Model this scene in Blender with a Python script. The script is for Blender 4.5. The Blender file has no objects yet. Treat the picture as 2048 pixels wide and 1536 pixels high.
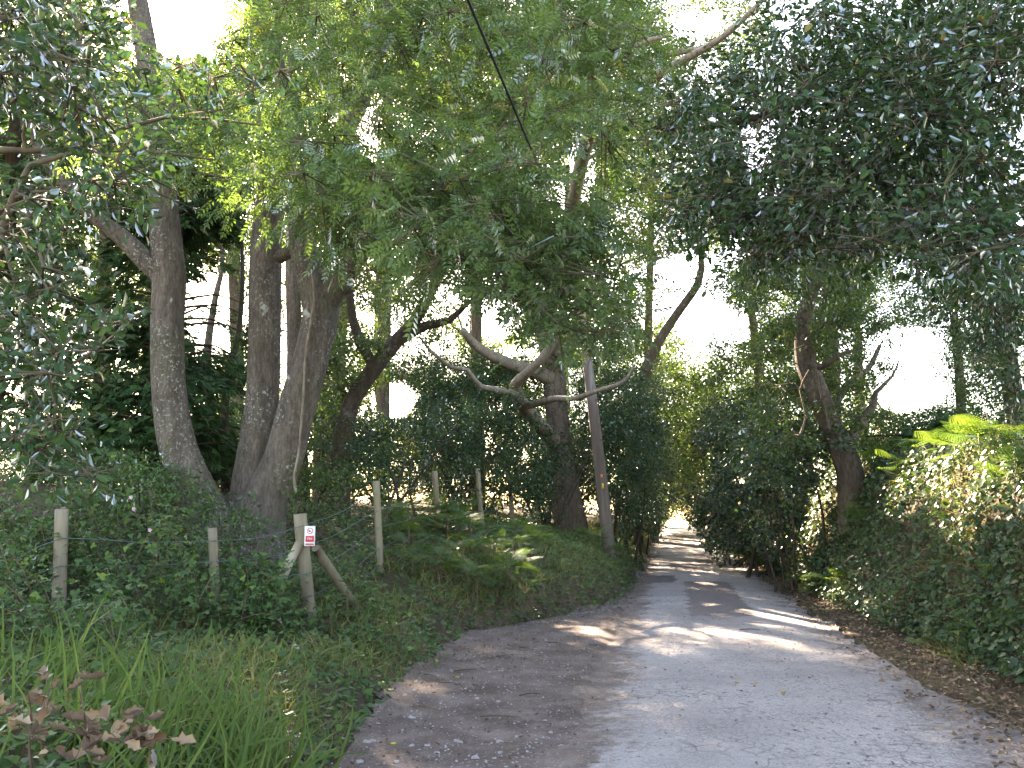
import bpy, math, random
import numpy as np
from mathutils import Vector, Matrix

random.seed(7)
rng = np.random.default_rng(11)
R = math.radians
scene = bpy.context.scene
col = scene.collection

# ------------------------------------------------------------------ camera, sky, sun, exposure
CAMZ = 1.55
PITCH = math.atan(257 / 1773)
FPX = 1773.0
cam_d = bpy.data.cameras.new('camera')
cam = bpy.data.objects.new('camera', cam_d)
col.objects.link(cam)
cam.location = (0, 0, CAMZ)
cam.rotation_euler = (R(90) + PITCH, 0, 0)
cam_d.sensor_width = 36
cam_d.lens = 36 * FPX / 2048
cam_d.clip_start = 0.05
cam_d.clip_end = 6000
scene.camera = cam

SUN_AZ, SUN_EL = R(-20.5), R(30.5)          # azimuth from +Y, negative = left
world = bpy.data.worlds.new('World')
scene.world = world
world.use_nodes = True
wn = world.node_tree
sky = wn.nodes.new('ShaderNodeTexSky')
sky.sky_type = 'NISHITA'
sky.sun_disc = False
sky.sun_elevation = SUN_EL
sky.sun_rotation = SUN_AZ
sky.air_density = 1.0
sky.dust_density = 1.0
sky.ozone_density = 1.0
bg = wn.nodes['Background']
bg.inputs[1].default_value = 0.08
wn.links.new(sky.outputs[0], bg.inputs[0])

SUN = np.array([math.sin(SUN_AZ) * math.cos(SUN_EL), math.cos(SUN_AZ) * math.cos(SUN_EL), math.sin(SUN_EL)])
sun_d = bpy.data.lights.new('sun', 'SUN')
sun_d.energy = 5.0
sun_d.angle = R(0.55)
sun_d.color = (1.0, 0.93, 0.82)
sun = bpy.data.objects.new('sun', sun_d)
col.objects.link(sun)
sun.rotation_euler = Vector(-SUN).to_track_quat('-Z', 'Y').to_euler()

vs = scene.view_settings
vs.view_transform = 'Standard'
vs.look = 'None'
vs.gamma = 1
vs.exposure = 4.0
vs.use_white_balance = True
vs.white_balance_temperature = 8500
vs.white_balance_tint = 16
scene.render.engine = 'CYCLES'
cy = scene.cycles
cy.max_bounces = 6
cy.diffuse_bounces = 4
cy.glossy_bounces = 2
cy.transmission_bounces = 3
cy.transparent_max_bounces = 4
cy.sample_clamp_indirect = 4
cy.caustics_reflective = False
cy.caustics_refractive = False
try:
    cy.use_denoising = True
    cy.denoiser = 'OPENIMAGEDENOISE'
except Exception:
    pass
scene.render.filter_size = 1.7

# ------------------------------------------------------------------ place helpers
cp, sp_ = math.cos(PITCH), math.sin(PITCH)


def ray(px, py):
    px = np.asarray(px, float); py = np.asarray(py, float)
    cx = (px - 1024) / FPX; cyy = (768 - py) / FPX
    return np.stack([cx + 0 * cyy, cp - sp_ * cyy + 0 * cx, sp_ + cp * cyy + 0 * cx], -1)


def at(px, py, d):
    """world point d metres ahead along a line of sight"""
    r = ray(px, py)
    t = np.asarray(d, float) / r[..., 1]
    return r * t[..., None] + np.array([0, 0, CAMZ])


def proj(P):
    q = P - np.array([0, 0, CAMZ])
    z = q[..., 1] * cp + q[..., 2] * sp_
    up = -q[..., 1] * sp_ + q[..., 2] * cp
    z = np.maximum(z, 1e-3)
    return 1024 + q[..., 0] / z * FPX, 768 - up / z * FPX


def smooth(a, b, x):
    t = np.clip((x - a) / (b - a), 0, 1)
    return t * t * (3 - 2 * t)


def wob(x, y, s, k=0.0):
    return (np.sin(x * 1.7 * s + 1.3 + k) * np.cos(y * 1.3 * s + .7 * k) + .6 * np.sin(x * 3.1 * s - y * 2.3 * s + 2 * k)
            + .4 * np.cos(x * 5.3 * s + y * 4.7 * s + k * 3)) / 2


COS10 = 0.985


def xc(y):
    return 0.65 + 0.177 * y


def U(x, y):
    return (x - xc(y)) * COS10


def ul(y):       # left edge of the gravel pull-in / road, measured from the road centre
    return np.interp(y, [-6, 3, 5.6, 9, 12, 13.6, 15.2, 17, 25, 60], [-3.2, -2.45, -2.75, -3.2, -3.25, -2.4, -1.65, -1.5, -1.45, -1.45])


def zroad(y):
    return 0.62 * smooth(28, 62, y) - 3.5 * smooth(63, 120, y) - 12 * smooth(110, 400, y)


def H(x, y):
    x = np.asarray(x, float); y = np.asarray(y, float)
    u = U(x, y)
    z = zroad(y) - 0.012 * u * u * (np.abs(u) < 1.5)
    s = np.clip(ul(y) - u, 0, None)
    hb = np.interp(y, [-3, 2, 4.5, 8, 11, 14, 16.5, 25, 60], [.5, .42, .35, .12, .12, .4, .72, .7, .8])
    lb = np.interp(y, [-3, 4.5, 10, 15, 60], [.5, .5, .4, .4, .38])
    sl = np.interp(y, [-3, 5, 9, 12.5, 16, 30, 60], [.1, .12, .19, .26, .17, .12, .1])
    far = np.interp(y, [0, 60, 120, 400], [1, 1, .3, .1])
    z = z + far * (hb * (1 - np.exp(-s / lb)) + sl * np.minimum(s, 7) + .03 * np.clip(s - 7, 0, 20))
    z = z + np.where(s > .2, .07 * wob(x, y, 1.0) * np.clip(s * 1.2, 0, 1), 0)
    s = np.clip(u - np.interp(y, [0, 9, 13, 18], [2.3, 2.25, 1.95, 1.75]), 0, None)
    hr = np.interp(y, [-3, 8, 14, 18, 30, 60], [2.1, 2.15, 2.35, 2.45, 2.0, 1.2])
    z = z + far * (.10 * np.clip(s / .5, 0, 1) + (hr - .1) * smooth(.18, 1.45, s) + .04 * np.clip(s - 2.1, 0, 20))
    z = z + np.where(s > .2, (.16 * wob(x, y, 1.1, 2) + .09 * wob(x, y, 2.9, 5)) * np.clip(s, 0, 1), 0)
    return z


def ground(px, py):
    """march a line of sight down to the terrain"""
    r = ray(px, py)
    t = np.arange(1.5, 90, .03)
    P = r[None, :] * t[:, None] + np.array([0, 0, CAMZ])
    below = P[:, 2] < H(P[:, 0], P[:, 1])
    i = int(np.argmax(below)) if below.any() else len(t) - 1
    return P[i]


def onground(x, y, dz=0.0):
    return np.array([x, y, float(H(x, y)) + dz])


# ------------------------------------------------------------------ object helpers
def tag(o, label=None, cat=None, group=None, kind=None):
    if label: o['label'] = label
    if cat: o['category'] = cat
    if group: o['group'] = group
    if kind: o['kind'] = kind
    return o


def link(o, parent=None):
    col.objects.link(o)
    if parent is not None:
        o.parent = parent
        o.matrix_parent_inverse = Matrix.Translation(-parent.location)
    return o


def empty(name, loc, label, cat, group=None):
    o = bpy.data.objects.new(name, None)
    o.location = Vector([float(v) for v in loc])
    o.empty_display_size = .2
    col.objects.link(o)
    return tag(o, label, cat, group)


def mesh_np(name, V, F, mat, var=None, smooth_=False):
    """V (n,3), F: list of arrays of faces (each m x k) ; var per-vertex float attribute"""
    me = bpy.data.meshes.new(name)
    if not isinstance(F, list): F = [F]
    F = [f for f in F if len(f)]
    V = np.asarray(V, np.float32)
    me.vertices.add(len(V)); me.vertices.foreach_set('co', V.ravel())
    loops = np.concatenate([f.ravel() for f in F]).astype(np.int32)
    cnt = np.concatenate([np.full(len(f), f.shape[1]) for f in F]).astype(np.int32)
    st = np.concatenate([[0], np.cumsum(cnt)[:-1]]).astype(np.int32)
    me.loops.add(len(loops)); me.loops.foreach_set('vertex_index', loops)
    me.polygons.add(len(cnt)); me.polygons.foreach_set('loop_start', st)
    if smooth_:
        me.polygons.foreach_set('use_smooth', np.ones(len(cnt), bool))
    me.update(calc_edges=True)
    if var is not None:
        a = me.attributes.new('v', 'FLOAT', 'POINT')
        a.data.foreach_set('value', np.asarray(var, np.float32))
    me.materials.append(mat)
    return me


def obj(name, me, parent=None):
    return link(bpy.data.objects.new(name, me), parent)


def tubes(chains, seg=6, rough=0.0):
    """chains: list of (pts n x 3, radii n). returns V, quads (open sleeves with a closed tip)"""
    Vs, Fs, base = [], [], 0
    ang = np.arange(seg) * 2 * math.pi / seg
    ca, sa = np.cos(ang), np.sin(ang)
    for P, r in chains:
        P = np.asarray(P, float); r = np.asarray(r, float)
        n = len(P)
        T = np.gradient(P, axis=0)
        T /= np.linalg.norm(T, axis=1)[:, None] + 1e-9
        ref = np.array([0, 0, 1.]) if abs(T[0, 2]) < .8 else np.array([1., .2, 0])
        A = np.cross(T, ref); A /= np.linalg.norm(A, axis=1)[:, None] + 1e-9
        B = np.cross(T, A)
        rr = np.repeat(r[:, None], seg, 1)
        if rough:
            ph = rng.uniform(0, 6, 4)
            zz = np.arange(n)[:, None] * .5
            rr = rr * (1 + rough * (np.sin(2 * ang[None] + ph[0] + zz * .35) * .5 + np.sin(3 * ang[None] + ph[1] - zz * .5) * .4
                                    + np.sin(5 * ang[None] + ph[2] + zz * .9) * .25 + rng.normal(0, .16, (n, seg))))
        V = P[:, None, :] + rr[..., None] * (ca[None, :, None] * A[:, None] + sa[None, :, None] * B[:, None])
        V = V.reshape(-1, 3)
        i = np.arange(n - 1)[:, None] * seg; j = np.arange(seg)[None]; j2 = (j + 1) % seg
        F = np.stack([i + j, i + j2, i + seg + j2, i + seg + j], -1).reshape(-1, 4) + base
        Vs.append(V); Fs.append(F); base += len(V)
        # caps
        for k, rev in ((0, 1), (n - 1, 0)):
            Vs.append(P[k:k + 1]); c = base; base += 1
            ring = base - 1 - len(V) - (1 if k else 0) + k * seg
            ring = Fs[0][0, 0] * 0 + (c - len(V) - (0 if k == 0 else 1)) + k * seg
            jj = np.arange(seg)
            Fs.append(np.stack([ring + jj, ring + (jj + 1) % seg, np.full(seg, c), np.full(seg, c)], -1))
    V = np.concatenate(Vs); Q = np.concatenate(Fs)
    tri = Q[:, 2] == Q[:, 3]
    return V, [Q[~tri], Q[tri][:, :3]]


def spline(P, r, step=.25):
    """Catmull-Rom resample"""
    P = np.asarray(P, float); r = np.asarray(r, float)
    if len(P) < 3:
        n = max(2, int(np.linalg.norm(P[-1] - P[0]) / step) + 1)
        t = np.linspace(0, 1, n)[:, None]
        return P[0] * (1 - t) + P[-1] * t, r[0] * (1 - t[:, 0]) + r[-1] * t[:, 0]
    Q = np.concatenate([[2 * P[0] - P[1]], P, [2 * P[-1] - P[-2]]])
    out, rad = [], []
    for i in range(len(P) - 1):
        n = max(2, int(np.linalg.norm(P[i + 1] - P[i]) / step))
        t = np.linspace(0, 1, n, endpoint=False)[:, None]
        p0, p1, p2, p3 = Q[i:i + 4]
        out.append(.5 * (2 * p1 + (p2 - p0) * t + (2 * p0 - 5 * p1 + 4 * p2 - p3) * t ** 2 + (3 * p1 - p0 - 3 * p2 + p3) * t ** 3))
        rad.append(r[i] * (1 - t[:, 0]) + r[i + 1] * t[:, 0])
    out.append(P[-1:]); rad.append(r[-1:])
    return np.concatenate(out), np.concatenate(rad)


def unit(a):
    return a / (np.linalg.norm(a, axis=-1, keepdims=True) + 1e-9)


# ------------------------------------------------------------------ materials
def new_mat(name):
    m = bpy.data.materials.new(name); m.use_nodes = True
    nt = m.node_tree; nt.nodes.clear()
    out = nt.nodes.new('ShaderNodeOutputMaterial')
    return m, nt, out


def ramp(nt, stops, fac=None, interp='LINEAR'):
    n = nt.nodes.new('ShaderNodeValToRGB')
    e = n.color_ramp.elements
    n.color_ramp.interpolation = interp
    while len(e) < len(stops): e.new(.5)
    for k, (p, c) in enumerate(stops):
        e[k].position = p
        e[k].color = (*c, 1) if len(c) == 3 else c
    if fac is not None: nt.links.new(fac, n.inputs[0])
    return n.outputs[0]


def mixc(nt, fac, a, b, mode='MIX'):
    n = nt.nodes.new('ShaderNodeMix'); n.data_type = 'RGBA'; n.blend_type = mode
    for sock, v in ((n.inputs[0], fac), (n.inputs[6], a), (n.inputs[7], b)):
        if hasattr(v, 'links'): nt.links.new(v, sock)
        elif isinstance(v, (int, float)): sock.default_value = v
        else: sock.default_value = (*v, 1)
    return n.outputs[2]


def noise(nt, scale, detail=4, rough=.55, vec=None, out=0):
    n = nt.nodes.new('ShaderNodeTexNoise')
    n.inputs['Scale'].default_value = scale; n.inputs['Detail'].default_value = detail
    n.inputs['Roughness'].default_value = rough
    if vec is not None: nt.links.new(vec, n.inputs['Vector'])
    return n.outputs[out]


def voron(nt, scale, vec=None, feature='F1', out=0):
    n = nt.nodes.new('ShaderNodeTexVoronoi'); n.feature = feature
    n.inputs['Scale'].default_value = scale
    if vec is not None: nt.links.new(vec, n.inputs['Vector'])
    return n.outputs[out]


def objco(nt):
    n = nt.nodes.new('ShaderNodeTexCoord'); return n.outputs['Object']


def geopos(nt):
    return nt.nodes.new('ShaderNodeNewGeometry').outputs['Position']


def math_(nt, op, a, b=0.0, clamp=False):
    n = nt.nodes.new('ShaderNodeMath'); n.operation = op; n.use_clamp = clamp
    for sock, v in ((n.inputs[0], a), (n.inputs[1], b)):
        if hasattr(v, 'links'): nt.links.new(v, sock)
        else: sock.default_value = v
    return n.outputs[0]


def bump(nt, h, strength=.5, dist=.02):
    n = nt.nodes.new('ShaderNodeBump'); n.inputs['Strength'].default_value = strength
    n.inputs['Distance'].default_value = dist
    nt.links.new(h, n.inputs['Height']); return n.outputs[0]


def leaf_mat(name, stops, trans=.4, gloss=.06, rough=.35, tcol=(1.25, 1.2, .55)):
    m, nt, out = new_mat(name)
    a = nt.nodes.new('ShaderNodeAttribute'); a.attribute_name = 'v'
    c = ramp(nt, stops, a.outputs['Fac'])
    d = nt.nodes.new('ShaderNodeBsdfDiffuse'); nt.links.new(c, d.inputs[0])
    t = nt.nodes.new('ShaderNodeBsdfTranslucent')
    tc = mixc(nt, 1.0, c, tcol, 'MULTIPLY'); nt.links.new(tc, t.inputs[0])
    s = nt.nodes.new('ShaderNodeMixShader'); s.inputs[0].default_value = trans
    nt.links.new(d.outputs[0], s.inputs[1]); nt.links.new(t.outputs[0], s.inputs[2])
    g = nt.nodes.new('ShaderNodeBsdfGlossy'); g.inputs['Roughness'].default_value = rough
    g.inputs['Color'].default_value = (.9, .93, 1, 1)
    lw = nt.nodes.new('ShaderNodeFresnel'); lw.inputs[0].default_value = 1.45
    f = math_(nt, 'MULTIPLY', lw.outputs[0], gloss, True)
    s2 = nt.nodes.new('ShaderNodeMixShader'); nt.links.new(f, s2.inputs[0])
    nt.links.new(s.outputs[0], s2.inputs[1]); nt.links.new(g.outputs[0], s2.inputs[2])
    nt.links.new(s2.outputs[0], out.inputs[0])
    return m


def simple_mat(name, stops, scale=8, rough=.8, bmp=.3, bscale=40, spec=.3, stretch=None, dist=.01):
    m, nt, out = new_mat(name)
    v = objco(nt)
    if stretch:
        mp = nt.nodes.new('ShaderNodeMapping'); mp.inputs['Scale'].default_value = stretch
        nt.links.new(v, mp.inputs[0]); v = mp.outputs[0]
    n = noise(nt, scale, 5, .6, v)
    c = ramp(nt, stops, n)
    p = nt.nodes.new('ShaderNodeBsdfPrincipled')
    nt.links.new(c, p.inputs['Base Color'])
    p.inputs['Roughness'].default_value = rough
    p.inputs['Specular IOR Level'].default_value = spec
    if bmp:
        nt.links.new(bump(nt, noise(nt, bscale, 4, .6, v), bmp, dist), p.inputs['Normal'])
    nt.links.new(p.outputs[0], out.inputs[0])
    return m


def bark_mat(name, dark, light, lichen=.5, moss=.3, furrow=.5):
    m, nt, out = new_mat(name)
    v = geopos(nt)
    mp = nt.nodes.new('ShaderNodeMapping'); mp.inputs['Scale'].default_value = (1, 1, .28)
    nt.links.new(v, mp.inputs[0]); st = mp.outputs[0]
    n1 = noise(nt, 9, 6, .65, st)
    c = ramp(nt, [(.28, dark), (.72, light)], n1)
    fine = ramp(nt, [(.3, (.55, .55, .55)), (.7, (1.4, 1.36, 1.33))], noise(nt, 34, 4, .7, st))
    c = mixc(nt, 1.0, c, fine, 'MULTIPLY')
    # lichen: small pale spots and a few larger patches
    n2 = noise(nt, 24, 4, .65, v)
    l1 = ramp(nt, [(.57, (0, 0, 0)), (.63, (1, 1, 1))], n2)
    n3 = noise(nt, 2.6, 4, .7, v)
    l2 = ramp(nt, [(.64, (0, 0, 0)), (.69, (1, 1, 1))], n3)
    zone = ramp(nt, [(.42, (0, 0, 0)), (.62, (1, 1, 1))], noise(nt, 1.3, 2, .5, v))
    lk = math_(nt, 'MULTIPLY', math_(nt, 'MAXIMUM', math_(nt, 'MULTIPLY', l1, zone), l2), lichen)
    c = mixc(nt, lk, c, (.44, .46, .42))
    n4 = ramp(nt, [(.5, (0, 0, 0)), (.72, (1, 1, 1))], noise(nt, 1.1, 4, .6, v))
    c = mixc(nt, math_(nt, 'MULTIPLY', n4, moss), c, (.075, .085, .03))
    p = nt.nodes.new('ShaderNodeBsdfPrincipled'); p.inputs['Roughness'].default_value = .9
    p.inputs['Specular IOR Level'].default_value = .2
    nt.links.new(c, p.inputs['Base Color'])
    h = math_(nt, 'ADD', math_(nt, 'MULTIPLY', noise(nt, 22, 5, .7, st), 1.0), math_(nt, 'MULTIPLY', noise(nt, 60, 3, .6, v), .3))
    nt.links.new(bump(nt, h, furrow, .06), p.inputs['Normal'])
    nt.links.new(p.outputs[0], out.inputs[0])
    return m


M = {}
M['ash_leaf'] = leaf_mat('ash_leaf', [(0, (.058, .110, .042)), (.55, (.100, .175, .064)), (.93, (.155, .24, .075)), (1, (.26, .25, .06))], .5, .25, .42)
M['oak_leaf'] = leaf_mat('oak_leaf', [(0, (.042, .078, .028)), (.6, (.078, .130, .042)), (.94, (.13, .185, .05)), (1, (.24, .20, .05))], .48, .2, .45)
M['holly_leaf'] = leaf_mat('holly_leaf', [(0, (.020, .052, .020)), (.6, (.036, .085, .030)), (.95, (.065, .125, .032)), (1, (.20, .17, .05))], .22, .40, .36)
M['conifer_leaf'] = leaf_mat('conifer_leaf', [(0, (.018, .044, .018)), (.6, (.038, .085, .032)), (1, (.065, .125, .04))], .22, .12, .5)
M['bramble_leaf'] = leaf_mat('bramble_leaf', [(0, (.042, .085, .030)), (.6, (.075, .145, .045)), (.92, (.15, .23, .05)), (1, (.28, .25, .05))], .35, .3, .42)
M['ivy_leaf'] = leaf_mat('ivy_leaf', [(0, (.024, .050, .022)), (.6, (.050, .095, .034)), (.88, (.10, .14, .045)), (1, (.20, .14, .06))], .22, .45, .36)
M['fern'] = leaf_mat('fern', [(0, (.055, .115, .035)), (.6, (.090, .165, .045)), (1, (.15, .23, .055))], .45, .07, .55)
M['grass'] = leaf_mat('grass', [(0, (.055, .10, .025)), (.5, (.10, .165, .038)), (.8, (.16, .21, .055)), (1, (.32, .27, .13))], .4, .2, .45)
M['verge_grass'] = leaf_mat('verge_grass', [(0, (.075, .13, .035)), (.5, (.14, .19, .055)), (.8, (.22, .24, .08)), (1, (.36, .29, .15))], .4, .15, .5)
M['dead_leaf'] = leaf_mat('dead_leaf', [(0, (.075, .042, .024)), (.5, (.17, .105, .062)), (.9, (.30, .21, .13)), (1, (.40, .30, .20))], .15, .35, .5, (1.1, .8, .5))
M['yellow_leaf'] = leaf_mat('yellow_leaf', [(0, (.40, .30, .04)), (1, (.50, .42, .06))], .2, .4, .45)
M['ash_bark'] = bark_mat('ash_bark', (.078, .064, .055), (.195, .165, .143), .9, .3, 1.0)
M['oak_bark'] = bark_mat('oak_bark', (.065, .050, .038), (.175, .135, .105), .4, .3, 1.0)
M['brown_bark'] = bark_mat('brown_bark', (.10, .076, .058), (.22, .172, .135), .4, .25, 1.0)
M['pale_bark'] = bark_mat('pale_bark', (.14, .11, .085), (.30, .25, .20), .6, .2, .4)
M['dark_bark'] = bark_mat('dark_bark', (.035, .027, .021), (.085, .066, .050), .25, .3, .6)
M['twig'] = simple_mat('twig', [(.3, (.055, .045, .03)), (.7, (.14, .115, .08))], 12, .85, 0)
M['cane'] = simple_mat('cane', [(.3, (.075, .042, .028)), (.6, (.14, .095, .062)), (.8, (.24, .19, .13))], 9, .7, 0)
M['post_wood'] = simple_mat('post_wood', [(.25, (.13, .105, .07)), (.55, (.24, .20, .145)), (.8, (.20, .20, .10))], 7, .85, .5, 30, .2, (1, 1, .15))
M['split_wood'] = simple_mat('split_wood', [(.3, (.30, .25, .19)), (.7, (.45, .39, .31))], 9, .8, .5, 30, .2, (1, 1, .15))
M['pole_wood'] = simple_mat('pole_wood', [(.3, (.10, .075, .062)), (.5, (.16, .125, .105)), (.75, (.30, .27, .25))], 6, .8, .5, 26, .25, (1, 1, .07))
M['wire'] = simple_mat('wire', [(.3, (.05, .085, .085)), (.7, (.10, .15, .15))], 20, .5, 0)
M['cable'] = simple_mat('cable', [(.3, (.010, .010, .010)), (.7, (.02, .02, .02))], 20, .5, 0)
M['white_plastic'] = simple_mat('white_plastic', [(.3, (.72, .72, .72)), (.7, (.80, .80, .80))], 15, .4, 0, spec=.5)
M['red_print'] = simple_mat('red_print', [(.3, (.55, .03, .05)), (.7, (.62, .05, .07))], 15, .45, 0, spec=.5)
M['black_print'] = simple_mat('black_print', [(.3, (.03, .03, .03)), (.7, (.04, .04, .04))], 15, .5, 0)
M['yellow_tag'] = simple_mat('yellow_tag', [(.3, (.62, .42, .03)), (.7, (.70, .50, .05))], 15, .5, 0)
M['orange_tag'] = simple_mat('orange_tag', [(.3, (.62, .22, .03)), (.7, (.70, .28, .05))], 15, .5, 0)
M['stone'] = simple_mat('stone', [(.3, (.20, .18, .18)), (.7, (.42, .39, .38))], 14, .85, .3)
M['flower'] = leaf_mat('flower', [(0, (.50, .33, .42)), (1, (.62, .45, .52))], .3, .2, .5)

# ------------------------------------------------------------------ terrain
def make_ground():
    m, nt, out = new_mat('woodland_soil')
    v = geopos(nt)
    c = ramp(nt, [(.3, (.05, .038, .026)), (.5, (.10, .075, .052)), (.7, (.16, .12, .085))], noise(nt, 3.2, 7, .65, v))
    g = ramp(nt, [(.45, (0, 0, 0)), (.6, (1, 1, 1))], noise(nt, 1.4, 5, .6, v))
    c = mixc(nt, math_(nt, 'MULTIPLY', g, .5), c, (.07, .085, .03))
    sep = nt.nodes.new('ShaderNodeSeparateXYZ'); nt.links.new(v, sep.inputs[0])
    far = ramp(nt, [(0, (0, 0, 0)), (1, (1, 1, 1))], math_(nt, 'MULTIPLY', math_(nt, 'SUBTRACT', sep.outputs[1], 72.0), .1, True))
    c = mixc(nt, far, c, (.16, .20, .08))
    p = nt.nodes.new('ShaderNodeBsdfPrincipled'); p.inputs['Roughness'].default_value = .95
    p.inputs['Specular IOR Level'].default_value = .15
    nt.links.new(c, p.inputs['Base Color'])
    nt.links.new(bump(nt, noise(nt, 30, 6, .7, v), .8, .05), p.inputs['Normal'])
    nt.links.new(p.outputs[0], out.inputs[0])
    u = np.concatenate([-np.geomspace(1200, 14, 16), np.linspace(-13, -3.6, 34), np.linspace(-3.4, 4.4, 66), np.linspace(4.6, 13, 28), np.geomspace(14, 1200, 16)])
    y = np.concatenate([[-300, -90, -30, -15], np.linspace(-8, 30, 120), np.linspace(30.8, 80, 46), np.geomspace(84, 2500, 24)])
    Y, Uu = np.meshgrid(y, u, indexing='ij')
    X = Uu / COS10 + xc(np.clip(Y, -10, 90))
    Z = H(X, np.clip(Y, -10, 400)) - .035
    V = np.stack([X, Y, Z], -1).reshape(-1, 3)
    ny, nx = Y.shape
    i = np.arange(ny - 1)[:, None] * nx; j = np.arange(nx - 1)[None]
    F = np.stack([i + j, i + j + 1, i + nx + j + 1, i + nx + j], -1).reshape(-1, 4)
    o = obj('ground', mesh_np('ground', V, F, m, smooth_=True))
    tag(o, 'dark leafy woodland soil of the verges and banks', 'ground', kind='structure')


def ribbon(name, y, uL, uR, nx, dz, mat, edge=0.0):
    t = np.linspace(0, 1, nx)
    Y = np.repeat(y[:, None], nx, 1)
    Uu = uL[:, None] * (1 - t) + uR[:, None] * t
    X = Uu / COS10 + xc(Y)
    Z = H(X, Y) + dz
    Z = Z - edge * (np.abs(2 * t - 1) ** 12)[None]
    V = np.stack([X, Y, Z], -1).reshape(-1, 3)
    ny = len(y)
    i = np.arange(ny - 1)[:, None] * nx; j = np.arange(nx - 1)[None]
    F = np.stack([i + j, i + j + 1, i + nx + j + 1, i + nx + j], -1).reshape(-1, 4)
    me = mesh_np(name, V, F, mat, smooth_=True)
    a = me.attributes.new('uc', 'FLOAT', 'POINT'); a.data.foreach_set('value', Uu.ravel().astype(np.float32))
    return obj(name, me)


def gravel_colour(nt, v):
    c = ramp(nt, [(.3, (.070, .050, .041)), (.5, (.13, .098, .083)), (.7, (.21, .165, .145))], noise(nt, 2.4, 6, .65, v))
    n2 = voron(nt, 34, v, 'F1', 1)
    n2v = voron(nt, 34, v, 'F1', 0)
    sel = ramp(nt, [(.55, (0, 0, 0)), (.7, (1, 1, 1))], noise(nt, 5, 4, .7, v))
    peb = math_(nt, 'MULTIPLY', ramp(nt, [(.2, (1, 1, 1)), (.34, (0, 0, 0))], n2v), math_(nt, 'ADD', .35, math_(nt, 'MULTIPLY', sel, .6)))
    hs = nt.nodes.new('ShaderNodeHueSaturation'); nt.links.new(n2, hs.inputs['Color']); hs.inputs['Saturation'].default_value = .12
    hs.inputs['Value'].default_value = .5
    c = mixc(nt, math_(nt, 'MULTIPLY', peb, .8), c, hs.outputs[0])
    return c, peb


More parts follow.
